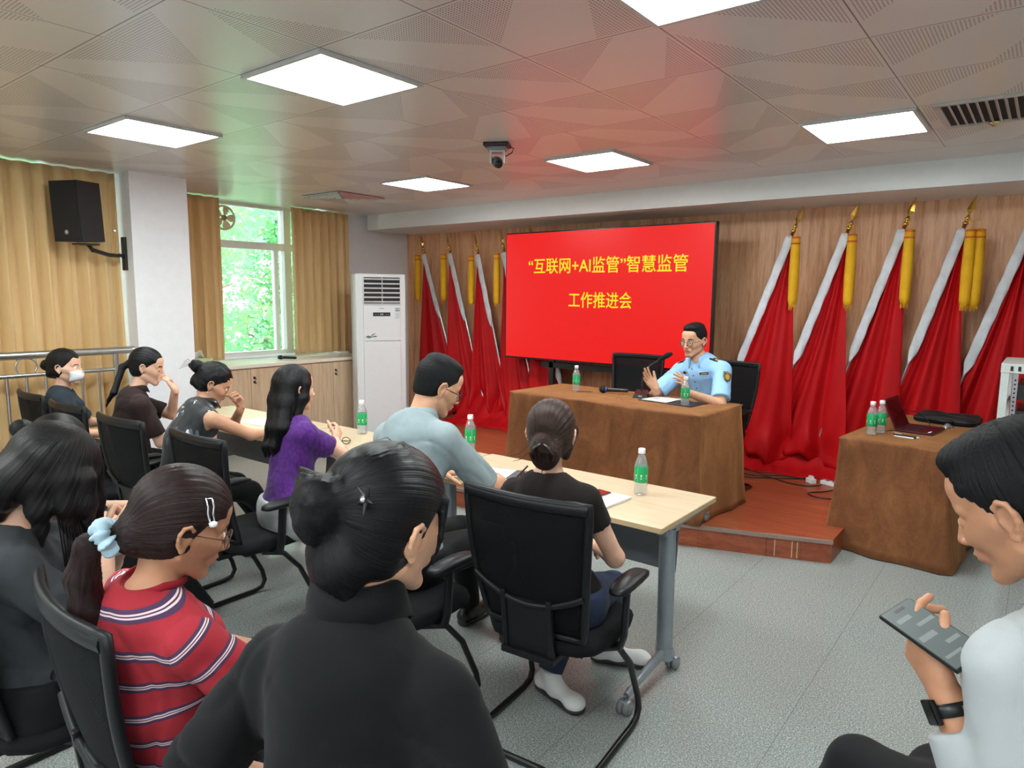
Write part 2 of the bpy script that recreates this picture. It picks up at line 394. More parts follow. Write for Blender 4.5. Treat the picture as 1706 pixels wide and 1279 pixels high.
# ---- outside: trees beyond the window
t = NT('bright_leaves'); v = t.coord(); t.base(t.ramp(t.noise(v, 1.5, 3), [(0.3, srgb(84, 140, 122)), (0.5, srgb(116, 168, 122)), (0.7, srgb(166, 196, 112))])); t.set(rough=0.6)
tr = t.new('BsdfTranslucent'); tr.inputs[0].default_value = srgb(134, 188, 134); mx = t.new('MixShader'); mx.inputs[0].default_value = 0.4
t.lk(t.b.outputs[0], mx.inputs[1]); t.lk(tr.outputs[0], mx.inputs[2]); t.lk(mx.outputs[0], t.n['Material Output'].inputs['Surface']); M_LEAF = t.m
M_BARK = plain('grey_bark', srgb(120, 108, 92), 0.9, bump=0.5)
def tree(x, y, h, r, seed, label):
    rnd = random.Random(seed); e = empty('tree', (x, y, -3.0), 0, label, 'tree', 'trees outside the window')
    tk = MB(); tk.tube([(0, 0, 0), (0.1, 0.05, h * 0.3), (0.0, 0.1, h * 0.6), (0.1, 0, h * 0.9)], [0.22, 0.16, 0.1, 0.03], 8)
    for k in range(7):
        a = rnd.uniform(0, 6.28); z = h * rnd.uniform(0.3, 0.7); L = r * rnd.uniform(0.5, 0.9)
        tk.tube([(0, 0, z), (cos(a) * L * 0.5, sin(a) * L * 0.5, z + L * 0.3), (cos(a) * L, sin(a) * L, z + L * 0.5)], [0.07, 0.05, 0.02], 6)
    tk.build('trunk', M_BARK, e)
    lv = MB(); vs = []; fs = []
    cl = [(V((rnd.gauss(0, r * 0.45), rnd.gauss(0, r * 0.45), h * rnd.uniform(0.15, 1.0))), rnd.uniform(0.35, 0.75)) for _ in range(150)]
    for c, cr in cl:
        for _ in range(150):
            p = c + V((rnd.gauss(0, 1), rnd.gauss(0, 1), rnd.gauss(0, 0.8))).normalized() * cr * rnd.uniform(0.5, 1)
            s = rnd.uniform(0.05, 0.10); a = V((rnd.uniform(-1, 1), rnd.uniform(-1, 1), rnd.uniform(-1, 1))).normalized(); b = a.orthogonal().normalized()
            o = len(vs); vs += [p - a * s, p + b * s * 0.5, p + a * s, p - b * s * 0.5]; fs.append([o, o + 1, o + 2, o + 3])
    lv.add(vs, fs); tag(lv.build('foliage', M_LEAF, e), kind='stuff')
tree(-12.0, 5.2, 6.4, 1.9, 1, 'leafy green tree seen through the lower window pane')
tree(-14.5, 10.2, 7.2, 2.0, 2, 'leafy green tree at the right of the window view')
tree(-20.5, 9.0, 8.5, 3.2, 4, 'taller pale green tree behind the nearer ones outside the window')
g = MB(); g.bb((-40, -20, -3.1), (XL - 0.3, 40, -3.0)); struct(g.build('floor_outside', plain('pale_ground_outside', srgb(150, 160, 140), 0.9)))
# ================================================================== CHAIRS
M_CHF = plain('black_chair_plastic', srgb(20, 21, 24), 0.42, spec=0.3, var=0.05)
M_CHM = plain('black_chair_steel', srgb(14, 15, 17), 0.35, 0.1)
M_SEAT = fabric('black_seat_fabric', srgb(17, 18, 21), rough=0.9, sheen=0.0)
def mesh_fabric():
    t = NT('black_back_mesh'); v = t.coord((520, 520, 520)); sx = t.new('SeparateXYZ'); t.lk(v, sx.inputs[0])
    h = t.math('MULTIPLY', t.math('SINE', sx.outputs[0]), t.math('SINE', sx.outputs[2]))
    t.base(t.ramp(h, [(0.3, srgb(9, 10, 12)), (0.8, srgb(19, 20, 24))])); t.set(rough=0.8, spec=0.2)
    tr = t.new('BsdfTransparent'); mx = t.new('MixShader'); mx.inputs[0].default_value = 0.10
    t.lk(t.b.outputs[0], mx.inputs[1]); t.lk(tr.outputs[0], mx.inputs[2]); t.lk(mx.outputs[0], t.n['Material Output'].inputs['Surface']); return t.m
M_MESH = mesh_fabric()
def back_pt(u, v):
    """u across -1..1, v 0 (bottom) .. 1 (top)"""
    z = 0.50 + 0.515 * v; w = 0.20 + 0.05 * v + 0.008 * sin(v * pi)
    y = -0.215 - 0.10 * v - 0.02 * sin(v * pi) + 0.035 * u * u * (0.5 + 0.5 * v)
    return V((u * w, y, z))
def make_chair():
    e = empty('office_chair')
    # seat cushion
    P = []; NU = 28
    for i in range(NU):
        a = 2 * pi * i / NU; c, s_ = cos(a), sin(a)
        rr = 1 / (abs(c) ** 4 + abs(s_) ** 4) ** 0.25
        row = []
        for (k, z) in ((0.0, -0.035), (0.86, -0.035), (0.98, -0.02), (1.0, 0.005), (0.97, 0.025), (0.88, 0.036), (0.5, 0.038), (0.0, 0.034)):
            x = 0.245 * rr * c * k; y = 0.235 * rr * s_ * k; zz = 0.455 + z - 0.03 * max(0, (y - 0.12) / 0.12) ** 2 - 0.012 * math.exp(-(x * x + y * y) / 0.02) * (z > 0)
            row.append((x, y + 0.01, zz))
        P.append(row)
    m = MB(); m.grid(P, closed=True); m.build('seat', M_SEAT, e)
    # mesh panel
    m = MB(); m.grid([[back_pt(-0.97 + 1.94 * i / 12, 0.02 + 0.96 * j / 14) for j in range(15)] for i in range(13)]); m.build('mesh_back', M_MESH, e, solid=0.004)
    fr = MB(); loop = []
    for i in range(13): loop.append(back_pt(-1 + i / 6, 1.0))
    for j in range(1, 13): loop.append(back_pt(1, 1 - j / 12))
    for i in range(1, 13): loop.append(back_pt(1 - i / 6, 0.0))
    for j in range(1, 12): loop.append(back_pt(-1, j / 12))
    fr.tube(loop, 0.015, 8, closed=True, sx=0.85)
    top = [back_pt(-0.98 + 1.96 * i / 12, 0.985) for i in range(13)]
    fr.tube([p + V((0, -0.003, -0.005)) for p in top], 0.022, 8, sx=0.6)
    arc = [back_pt(-1 + i / 8, 0.36 - 0.14 * (1 - ((i - 8) / 8) ** 2)) + V((0, -0.012, 0)) for i in range(17)]
    fr.tube(arc, 0.012, 8)
    fr.build('back_frame', M_CHF, e)
    br = MB()
    br.box((0, -0.245, 0.52), (0.20, 0.016, 0.22), RX(0.12), bev=0.006); br.box((0, -0.20, 0.415), (0.22, 0.12, 0.025), None, 0.006)
    for s in (-1, 1): br.box((s * 0.095, -0.252, 0.53), (0.022, 0.02, 0.24), RX(0.12), bev=0.005)
    br.build('lumbar_bracket', M_CHF, e)
    for s in (-1, 1):
        a = MB(); a.tube([(s * 0.20, -0.02, 0.415), (s * 0.262, -0.02, 0.425), (s * 0.272, -0.015, 0.47), (s * 0.272, 0.0, 0.655)], 0.013, 8, sx=2.0, up=(1, 0, 0))
        ar = a.build('armrest', M_CHF, e)
        p = MB(); q = []
        for i in range(20):
            an = 2 * pi * i / 20; c, d = cos(an), sin(an); k = 1 / (abs(c) ** 3.2 + abs(d) ** 3.2) ** (1 / 3.2)
            q.append([(s * 0.272 + 0.042 * k * c * m_, 0.02 + 0.135 * k * d * m_, 0.665 + z_ - 0.008 * (d * m_) ** 2) for m_, z_ in ((0, -0.012), (0.85, -0.012), (1, -0.002), (0.97, 0.01), (0.8, 0.016), (0, 0.018))])
        p.grid(q, closed=True); p.build('arm_pad', M_CHF, ar)
    f = MB()
    for s in (-1, 1):
        pts = [(s * 0.17, -0.06, 0.405), (s * 0.235, 0.02, 0.395), (s * 0.25, 0.10, 0.30), (s * 0.25, 0.19, 0.12), (s * 0.25, 0.205, 0.06), (s * 0.25, 0.185, 0.025), (s * 0.25, 0.13, 0.0135), (s * 0.25, -0.24, 0.0135), (s * 0.235, -0.268, 0.0135), (s * 0.20, -0.275, 0.0135), (0, -0.275, 0.0135)]
        f.tube(pts, 0.013, 10)
    f.tube([(-0.2, 0.02, 0.40), (0.2, 0.02, 0.40)], 0.012, 8); f.box((0, -0.02, 0.412), (0.34, 0.26, 0.012))
    f.build('sled_frame', M_CHM, e)
    return e
CH0 = make_chair()
CHAIRS = [
    (-5.35, 1.88, -2, 'black mesh office chair of the masked woman by the steel railing'),
    (-4.68, 1.86, 1, 'black mesh office chair of the woman in the dark brown shirt'),
    (-3.95, 1.86, 2, 'black mesh office chair of the woman in the floral sleeveless blouse'),
    (-3.19, 1.90, 0, 'black mesh office chair of the woman in the purple knit top'),
    (-2.02, 1.85, 2, 'black mesh office chair of the man in the grey polo shirt, mostly hidden'),
    (-1.40, 2.12, 5, 'black mesh office chair in full view from behind, nearest the table end'),
    (-1.65, 0.82, -5, 'black mesh office chair of the woman in the red striped shirt'),
    (-2.32, 0.72, 0, 'black mesh office chair at the left edge, under the long-haired woman'),
    (-0.84, 0.55, 6, 'black mesh office chair under the nearest woman in black, almost hidden by her'),
    (-3.02, 0.78, 0, 'black mesh office chair of the person hidden behind the long-haired woman'),
]
for i, (x, y, a, lab) in enumerate(CHAIRS):
    c = CH0 if i == 0 else copy_tree(CH0)
    c.location = (x, y, 0); c.rotation_euler = (0, 0, R(a)); tag(c, lab, 'chair', 'black mesh cantilever chairs')
for (x, y, a, lab) in ((-2.09, 5.30, 172, 'black mesh office chair on the stage that the officer sits in'),
                       (-2.93, 5.36, 182, 'empty black mesh office chair on the stage behind the desk, under the screen')):
    c = copy_tree(CH0); c.location = (x, y, ST); c.rotation_euler = (0, 0, R(a)); tag(c, lab, 'chair', 'black mesh cantilever chairs')
c = copy_tree(CH0); c.location = (0.14, 1.42, 0.0); c.rotation_euler = (0, 0, R(50)); tag(c, 'black mesh office chair of the man in the white shirt, at the right edge', 'chair', 'black mesh cantilever chairs')

# ================================================================== TRAINING TABLES
M_GREYM = plain('silver_grey_table_leg', srgb(150, 158, 164), 0.35, 0.55); M_GREYP = plain('grey_modesty_panel', srgb(104, 108, 114), 0.5, 0.1, bump=0.05)
M_RUB = plain('grey_caster_rubber', srgb(120, 122, 124), 0.5); M_EDGE = plain('beige_table_edge', srgb(196, 172, 134), 0.45)
def make_table(L=1.4, D=0.59, top=True):
    e = empty('training_table')
    m = MB(); m.box((0, 0, 0.7375), (L - 0.004, D, 0.025), None, 0.003); tp = m.build('tabletop', M_TOP, e)
    m = MB(); m.box((0, -D / 2 + 0.001, 0.7375), (L - 0.006, 0.006, 0.022)); m.box((0, D / 2 - 0.001, 0.7375), (L - 0.006, 0.006, 0.022))
    for s in (-1, 1): m.box((s * (L / 2 - 0.003), 0, 0.7375), (0.005, D - 0.006, 0.022))
    m.build('edge_band', M_EDGE, tp)
    m = MB(); m.box((0, 0.10, 0.565), (L - 0.2, 0.012, 0.30), RX(-0.12), 0.003); m.build('modesty_panel', M_GREYP, e)
    for s in (-1, 1):
        x = s * (L / 2 - 0.05)
        l = MB(); l.tube([(x, -0.13, 0.70), (x, -0.115, 0.13)], 0.03, 14, sx=1.25)
        l.tube([(x, -0.115, 0.15), (x, -0.115, 0.09)], 0.034, 14, sx=1.2)
        l.box((x, -0.12, 0.70), (0.05, 0.14, 0.05), None, 0.008); l.box((x, 0, 0.72), (0.09, 0.42, 0.012))
        leg = l.build('leg', M_GREYM, e)
        f = MB()
        f.tube([(x, -0.115, 0.12), (x, -0.25, 0.112), (x, -0.465, 0.075)], [0.026, 0.022, 0.016], 10, sx=0.8)
        f.tube([(x, -0.115, 0.12), (x, -0.07, 0.115), (x, -0.03, 0.075)], [0.026, 0.022, 0.016], 10, sx=0.8)
        f.build('foot', M_GREYM, leg)
        for yy in (-0.475, -0.02):
            c = MB(); c.lathe([(0.018, -0.012), (0.028, -0.011), (0.03, 0), (0.028, 0.011), (0.018, 0.012)], (x - 0.014, yy, 0.0305), 22, RY(pi / 2))
            c.lathe([(0.018, -0.012), (0.028, -0.011), (0.03, 0), (0.028, 0.011), (0.018, 0.012)], (x + 0.014, yy, 0.0305), 22, RY(pi / 2))
            c.lathe([(0.02, 0), (0.02, 0.0135)], (x + 0.014, yy, 0.0305), 18, RY(pi / 2), mi=1); c.lathe([(0.02, 0), (0.02, 0.0135)], (x - 0.014, yy, 0.0305), 18, RY(-pi / 2), mi=1)
            c.box((x, yy, 0.052), (0.05, 0.034, 0.022), None, 0.008, mi=1); c.tube([(x, yy, 0.055), (x, yy, 0.078)], 0.006, 8)
            c.build('caster', [M_RUB, M_GREYM], e)
    return e
T0 = make_table()
for i, (x, y, a, lab) in enumerate(((-1.885, 2.828, 0, 'maple-topped training table at the near end of the row, holding the red phone'),
                                   (-3.29, 2.80, 0.4, 'maple-topped training table in the middle of the row, before the woman in purple'),
                                   (-4.695, 2.775, 0.6, 'maple-topped training table at the far end of the row, bright with window light'))):
    c = T0 if i == 0 else copy_tree(T0); c.location = (x, y, 0); c.rotation_euler = (0, 0, R(a)); tag(c, lab, 'table', 'training tables in a row')

# ================================================================== CLOTH COVERED DESKS
t = NT('brown_velvet_cloth'); v = t.coord(); n1 = t.noise(t.coord((1, 1, 0.5)), 5.5, 5, 0.65, 0.8); n2 = t.noise(v, 60, 4)
t.base(t.ramp(t.math('ADD', t.math('MULTIPLY', n1, 0.8), t.math('MULTIPLY', n2, 0.2)), [(0.34, srgb(98, 60, 38)), (0.5, srgb(116, 72, 44)), (0.68, srgb(138, 90, 54))]))
t.set(rough=0.85, sheen=0.5, spec=0.2); t.b.inputs['Sheen Tint'].default_value = srgb(214, 160, 100); t.bump(n2, 0.2, 0.003); M_VELV = t.m
def cloth_desk(name, cx, cy, L, D, h, rz, z0, label, seed, flare=0.03, wav=0.012):
    """draped cloth: rounded top sheet that falls to the floor on four sides"""
    rnd = random.Random(seed); ph = [rnd.uniform(0, 6.28) for _ in range(6)]
    N = 220; prof = [(0, 0)] ; rows = []
    hw, hd = L / 2 + 0.012, D / 2 + 0.012
    per = 2 * (2 * hw + 2 * hd)
    def perim(s, off, rc=0.02):
        s = s % per
        segs = [((hw, -hd), (0, 1), 2 * hd, (1, 0)), ((hw, hd), (-1, 0), 2 * hw, (0, 1)), ((-hw, hd), (0, -1), 2 * hd, (-1, 0)), ((-hw, -hd), (1, 0), 2 * hw, (0, -1))]
        for (p, d, l, nrm) in segs:
            if s <= l:
                e = min(s, l - s); r = min(1, e / 0.06)
                return p[0] + d[0] * s, p[1] + d[1] * s, nrm, e
            s -= l
        return hw, -hd, (1, 0), 0
    levels = [0, 0.25, 0.5, 0.8, 0.93, 0.985, 1.0] + ['s'] * 0
    for i in range(N):
        s = per * i / N; x, y, nn, e = perim(s, 0); row = []
        for k in (0.0, 0.4, 0.8, 0.97): row.append((x * k, y * k, h + 0.006 + (0.0015 * sin(x * k * 23 + ph[0]) * sin(y * k * 17 + ph[1]))))
        row.append((x * 0.995, y * 0.995, h + 0.003))
        K = 14
        for j in range(K + 1):
            f = j / K; z = (h - 0.008) * (1 - f) + 0.006 * f
            w = wav * f * (sin(s * 9 + ph[2] + 0.8 * f) + 0.6 * sin(s * 21 + ph[3]) * f) + flare * f * f + 0.004 * sin(f * 9 + s * 6)
            cornr = math.exp(-(e / 0.05) ** 2)
            dx, dy = x / hw, y / hd
            ox = nn[0] * w + (cornr * 0.03 * f * (1 if x > 0 else -1)); oy = nn[1] * w + (cornr * 0.03 * f * (1 if y > 0 else -1))
            if cornr > 0.3: ox -= 0.008 * (1 if x > 0 else -1); oy -= 0.008 * (1 if y > 0 else -1)
            row.append((x + ox, y + oy, z))
        rows.append(row)
    m = MB(); m.grid(rows, closed=True); e = m.build(name, M_VELV, solid=0.004); e.location = (cx, cy, z0); e.rotation_euler = (0, 0, rz)
    return tag(e, label, 'tablecloth')
def plain_desk(cx, cy, L, D, rz, z0, label):
    c = empty('covered_desk', (cx, cy, z0), rz, label, 'table')
    m = MB(); m.box((0, 0, 0.735), (L - 0.01, D - 0.01, 0.022)); m.build('tabletop', M_TOP, c)
    for sx in (-1, 1):
        for sy in (-1, 1):
            l = MB(); l.tube([(sx * (L / 2 - 0.08), sy * (D / 2 - 0.08), 0.0), (sx * (L / 2 - 0.08), sy * (D / 2 - 0.08), 0.724)], 0.02, 10); l.build('leg', M_GREYM, c)
    return c
cloth_desk('tablecloth', -2.63, 4.76, 1.70, 0.70, 0.75, R(-3.5), ST, 'brown velvet cloth draped over the long desk on the stage', 3)
dk = plain_desk(-2.63, 4.76, 1.70, 0.70, R(-3.5), ST, 'long desk on the stage, hidden under its brown velvet cloth')
cloth_desk('tablecloth', -0.66, 5.62, 0.64, 1.34, 0.76, R(-6), 0.0, 'brown velvet cloth draped over the laptop desk at right, down to the grey floor', 5, 0.05, 0.016)
plain_desk(-0.66, 5.62, 0.64, 1.34, R(-6), 0.01, 'laptop desk at right, hidden under its brown velvet cloth')
m = MB(); m.lathe([(0.015, -0.012), (0.03, -0.01), (0.03, 0.01), (0.015, 0.012)], (0.88, -0.23, 0.0305), 18, RY(pi / 2)); m.box((0.88, -0.23, 0.062), (0.03, 0.05, 0.012), None, 0.004); m.build('caster', M_RUB, dk)
# ================================================================== CABINETS, WORKTOP
M_BLK = plain('black_plastic', srgb(24, 24, 26), 0.35); M_KICK = plain('dark_kickboard', srgb(70, 58, 48), 0.6)
def cabinet(y0, y1, doors, lab):
    e = empty('storage_cabinet', (-6.85, (y0 + y1) / 2, 0), 0, lab, 'cabinet', 'oak cabinets under the window'); yc = (y0 + y1) / 2
    m = MB(); m.bb((-0.2, y0 - yc + 0.001, 0.0), (0.185, y1 - yc - 0.001, 0.06)); m.build('plinth', M_KICK, e)
    m = MB(); m.bb((-0.2, y0 - yc + 0.001, 0.06), (0.20, y1 - yc - 0.001, 0.905)); m.build('body', M_BEECH, e)
    n = doors
    for k in range(n):
        a = y0 - yc + (y1 - y0) * k / n; b = y0 - yc + (y1 - y0) * (k + 1) / n
        d = MB(); d.bb((0.20, a + 0.0025, 0.065), (0.218, b - 0.0025, 0.895), 0.002); dd = d.build('door', M_BEECH, e)
        if (k == n - 1):
            l = MB()
            for zz in (0.80, 0.755):
                l.lathe([(0.014, 0), (0.016, 0.002), (0.014, 0.006), (0.006, 0.007)], (0.218, a + 0.04, zz), 14, RY(pi / 2)); l.box((0.225, a + 0.04 + 0.01, zz - 0.01), (0.006, 0.012, 0.022), RX(0.7), 0.002)
            l.build('lock', M_BLK, dd)
cabinet(3.16, 3.455, 1, 'narrow oak cabinet next to the white pillar, leftmost of the row')
cabinet(3.46, 4.515, 2, 'two-door oak cabinet under the window, middle of the row')
cabinet(4.52, 5.58, 2, 'two-door oak cabinet beside the white air conditioner, right end of the row')
m = MB(); m.bb((-7.31, 3.16, 0.908), (-6.615, 5.60, 0.945), 0.004)
tag(m.build('worktop', plain('cream_worktop', srgb(232, 222, 206), 0.35, var=0.02)), 'long cream worktop over the oak cabinets below the window', 'worktop')
# ================================================================== AIR CONDITIONER
M_ACW = plain('glossy_white_plastic', srgb(228, 230, 232), 0.3, var=0.01); M_LV = plain('grey_white_louvre', srgb(206, 208, 208), 0.4)
e = empty('air_conditioner', (-6.27, 5.45, 0), R(60), 'tall white floor-standing air conditioner between the cabinets and the red flags', 'air conditioner')
# local: width along x, front faces -y
m = MB(); m.bb((-0.29, -0.17, 0.0), (0.29, 0.19, 1.93), 0.02); m.build('housing', M_ACW, e)
m = MB(); m.bb((-0.21, -0.19, 1.58), (0.225, -0.165, 1.90), 0.004); m.bb((-0.20, -0.192, 1.59), (0.215, -0.186, 1.89), mi=1); lv = m.build('air_outlet', [M_ACW, plain('black_outlet', srgb(30, 30, 32), 0.7)], e)
for k in range(6):
    b = MB(); b.box((0.0075, -0.195, 1.61 + k * 0.052), (0.42, 0.022, 0.016), RX(0.25), 0.002); b.build('louvre', M_LV, e)
b = MB(); b.box((0.0075, -0.197, 1.74), (0.008, 0.012, 0.30)); b.build('divider', M_LV, e)
m = MB(); m.bb((-0.21, -0.188, 1.16), (0.225, -0.168, 1.565), 0.006); m.build('upper_door', M_ACW, e)
m = MB(); m.bb((-0.21, -0.188, 0.06), (0.225, -0.168, 1.15), 0.006); m.build('lower_door', M_ACW, e)
m = MB(); m.bb((-0.10, -0.1925, 1.445), (0.10, -0.187, 1.488), 0.001); m.bb((-0.02, -0.1935, 1.458), (0.02, -0.192, 1.475), mi=1)
for xx in (-0.075, -0.05, 0.045, 0.07): m.bb((xx, -0.1935, 1.463), (xx + 0.012, -0.192, 1.469), mi=1)
m.build('display', [M_BLK, plain('display_grey_figure', srgb(150, 150, 150), 0.4)], e)
m = MB(); m.bb((0.155, -0.1905, 1.41), (0.215, -0.187, 1.545))
m.bb((0.16, -0.1915, 1.50), (0.21, -0.19, 1.54), mi=1); m.bb((0.165, -0.192, 1.515), (0.178, -0.191, 1.533), mi=2); m.bb((0.188, -0.192, 1.515), (0.204, -0.191, 1.533), mi=2)
for k in range(4): m.bb((0.163, -0.1915, 1.42 + k * 0.018), (0.208, -0.19, 1.424 + k * 0.018), mi=1)
m.build('energy_label', [plain('label_white', srgb(226, 232, 236), 0.5), plain('label_blue_grey', srgb(120, 150, 170), 0.5), M_LV], e)
m = MB(); m.bb((-0.03, -0.1895, 1.532), (0.03, -0.187, 1.538)); m.build('maker_name_strip', plain('grey_print', srgb(140, 145, 145), 0.5), e)
m = MB()   # small branch-like flourish
m.tube([(-0.185, -0.19, 1.20), (-0.15, -0.19, 1.212), (-0.12, -0.19, 1.205), (-0.06, -0.19, 1.212)], 0.004, 6)
for (x, z, a) in ((-0.165, 1.214, 0.4), (-0.14, 1.206, -0.2), (-0.115, 1.224, 0.9), (-0.095, 1.236, 0.5), (-0.085, 1.214, 0.1), (-0.15, 1.196, 0.1)):
    m.box((x, -0.19, z), (0.034, 0.002, 0.008), RY(-a), 0.002)
m.build('leaf_ornament', plain('dark_green_ornament', srgb(60, 92, 72), 0.4), e)
# ================================================================== WALL SPEAKER
e = empty('wall_speaker', (-6.13, 2.27, 2.09), R(0), 'black loudspeaker on a bracket in front of the left curtain', 'speaker')
m = MB()   # trapezoid cabinet turned toward the room
q = [(-0.13, -0.13), (0.13, -0.13), (0.09, 0.13), (-0.09, 0.13)]
bm = [(x, y) for x, y in q]; m.prism(bm, 0, 0.46); m.xf(Matrix.Rotation(R(25), 4, 'Z') @ Matrix.Rotation(0.05, 4, 'X')); m.build('cabinet', plain('black_speaker_shell', srgb(28, 29, 31), 0.6, bump=0.1, bscale=400), e)
m = MB(); m.box((0, -0.134, 0.23), (0.24, 0.008, 0.44), None, 0.004); m.xf(Matrix.Rotation(R(25), 4, 'Z') @ Matrix.Rotation(0.05, 4, 'X')); g = m.build('grille', plain('black_grille', srgb(18, 18, 20), 0.7, bump=0.3, bscale=700), e)
m = MB(); m.lathe([(0.016, 0), (0.018, 0.002), (0.013, 0.003), (0.012, 0.001), (0.0, 0.001)], (0.0, -0.14, 0.07), 16, RX(pi / 2)); m.xf(Matrix.Rotation(R(25), 4, 'Z') @ Matrix.Rotation(0.05, 4, 'X')); m.build('badge', plain('silver_badge', srgb(190, 190, 190), 0.3, 0.8), g)
e2 = empty('speaker_bracket', (-6.28, 2.655, 2.0), 0, 'black steel wall bracket on the side of the white pillar holding the speaker', 'bracket')
m = MB(); m.bb((-0.04, -0.02, -0.12), (0.03, -0.001, 0.16), 0.003); m.build('wall_plate', M_BLK, e2)
m = MB(); m.tube([(0.0, -0.01, 0.0), (0.06, -0.16, 0.0), (0.12, -0.30, 0.03)], 0.017, 10); m.box((0.14, -0.36, 0.072), (0.12, 0.16, 0.012)); m.tube([(0.12, -0.30, 0.02), (0.135, -0.34, 0.07)], 0.015, 8); m.build('arm', M_BLK, e2)
m = MB(); m.tube([(0.10, -0.12, 0.20), (0.03, -0.10, 0.20)], 0.008, 8)
for zz in (-0.012, 0.02): m.lathe([(0.004, 0), (0.006, 0.002), (0.004, 0.006)], (0.03, -0.06, zz), 8, RY(pi / 2))
m.build('bolt', plain('bolt_steel', srgb(180, 180, 180), 0.3, 0.9), e2)
# ================================================================== STEEL RAILING
M_SS = plain('brushed_stainless_steel', srgb(178, 178, 174), 0.28, 0.9, var=0.05)
e = empty('steel_railing', (-6.07, 1.2, 0), 0, 'stainless steel railing in front of the left curtain', 'railing')
m = MB(); m.tube([(0, -2.5, 1.215), (0, 1.36, 1.215)], 0.03, 14); m.build('handrail', M_SS, e)
m = MB(); m.tube([(0, -2.5, 1.062), (0, 1.24, 1.062)], 0.016, 12); m.build('mid_rail', M_SS, e)
m = MB(); m.tube([(0, -2.5, 0.10), (0, 1.24, 0.10)], 0.016, 12); m.build('bottom_rail', M_SS, e)
m = MB(); m.lathe([(0.0, -0.035), (0.022, -0.025), (0.034, 0), (0.022, 0.025), (0.0, 0.035)], (0, 1.375, 1.215), 16, RX(pi / 2)); m.build('end_cap', M_SS, e)
for yy in (1.235, -0.6, -2.3):
    m = MB(); m.tube([(0, yy, 0.0), (0, yy, 1.2)], 0.022, 12); m.lathe([(0.05, 0), (0.05, 0.008), (0.024, 0.012)], (0, yy, 0), 16); m.build('post', M_SS, e)
yy = 1.10
while yy > -2.3:
    if abs(yy + 0.6) > 0.06:
        m = MB(); m.tube([(0, yy, 0.10), (0, yy, 1.06)], 0.0105, 8); m.build('baluster', M_SS, e)
    yy -= 0.126
for yy in (0.60, -0.15, -1.2):
    m = MB(); m.tube([(0, yy + 0.07 * cos(a), 1.127 + 0.066 * sin(a)) for a in [2 * pi * k / 24 for k in range(24)]], 0.007, 8, closed=True, up=(1, 0, 0)); m.build('ring', M_SS, e)
# ================================================================== ROUND FAN IN THE UPPER WINDOW
e = empty('window_fan', (-7.20, 4.08, 2.51), 0, 'round beige-white fan at the upper window pane, half behind the left curtain', 'fan')
M_FAN = plain('beige_fan_plastic', srgb(222, 204, 176), 0.45)
m = MB(); m.tube([(0, 0.125 * cos(a), 0.125 * sin(a)) for a in [2 * pi * k / 30 for k in range(30)]], 0.012, 8, closed=True, up=(1, 0, 0)); m.build('ring', M_FAN, e)
m = MB(); m.lathe([(0.0, -0.02), (0.026, -0.018), (0.03, 0), (0.026, 0.02), (0.0, 0.026)], (0, 0, 0), 16, RY(pi / 2)); m.build('hub', plain('brown_hub', srgb(150, 120, 90), 0.5), e)
for k in range(5):
    b = MB(); P = []
    for i in range(6):
        r = 0.025 + 0.088 * i / 5; w = 0.35 + 0.15 * sin(i / 5 * pi)
        P.append([(0.02 * (j / 4 - 0.5), r * cos(w * (j / 4 - 0.5) * 2), r * sin(w * (j / 4 - 0.5) * 2)) for j in range(5)])
    b.grid(P); b.xf(Matrix.Rotation(2 * pi * k / 5, 4, 'X')); b.build('blade', M_FAN, e, solid=0.003)
m = MB(); m.bb((-0.15, -0.012, -0.008), (-0.01, 0.012, 0.008)); m.build('mount_arm', M_FAN, e)
# ================================================================== CEILING CAMERA
e = empty('conference_camera', (-3.0, 3.66, ZC), 0, 'black and silver ptz camera hanging from the ceiling above the tables', 'camera')
m = MB(); m.box((0, 0, -0.012), (0.17, 0.14, 0.024), RZ(0.5), 0.008); m.build('ceiling_plate', M_BLK, e)
m = MB(); m.box((0, 0, -0.034), (0.13, 0.10, 0.022), RZ(0.5), 0.008); m.build('base', plain('grey_camera_base', srgb(130, 130, 132), 0.4), e)
m = MB()
for s in (-1, 1): m.box((s * 0.042, 0, -0.085), (0.014, 0.05, 0.09), None, 0.006)
m.box((0, 0, -0.052), (0.09, 0.05, 0.016), None, 0.005); m.xf(Matrix.Rotation(0.6, 4, 'Z')); m.build('yoke', plain('silver_yoke', srgb(190, 190, 194), 0.35, 0.3), e)
m = MB(); m.lathe([(0.0, -0.05), (0.025, -0.049), (0.034, -0.035), (0.036, 0.0), (0.033, 0.03), (0.015, 0.04), (0, 0.04)], (0, 0, 0), 22, RX(pi / 2 + 0.35)); m.xf(Matrix.Translation((0, 0, -0.12)) @ Matrix.Rotation(0.6 + 0.25, 4, 'Z')); m.xf(Matrix.Identity(4)); hd = m.build('camera_head', plain('dark_camera_head', srgb(70, 70, 74), 0.3), e)
m = MB(); m.lathe([(0.0, 0.0), (0.024, 0.0), (0.026, -0.006), (0.026, -0.012)], (0, 0, 0), 20, RX(-pi / 2 + 0.35)); m.xf(Matrix.Translation((0, 0, -0.12)) @ Matrix.Rotation(0.85, 4, 'Z') @ Matrix.Translation((0, -0.05, -0.02))); m.build('lens', plain('black_lens_glass', srgb(8, 8, 12), 0.08), hd)
m = MB(); m.tube([(0.07, 0.03, -0.02), (0.1, 0.05, -0.035), (0.085, 0.05, -0.06), (0.04, 0.04, -0.08)], 0.004, 6); m.build('cable', M_BLK, e)
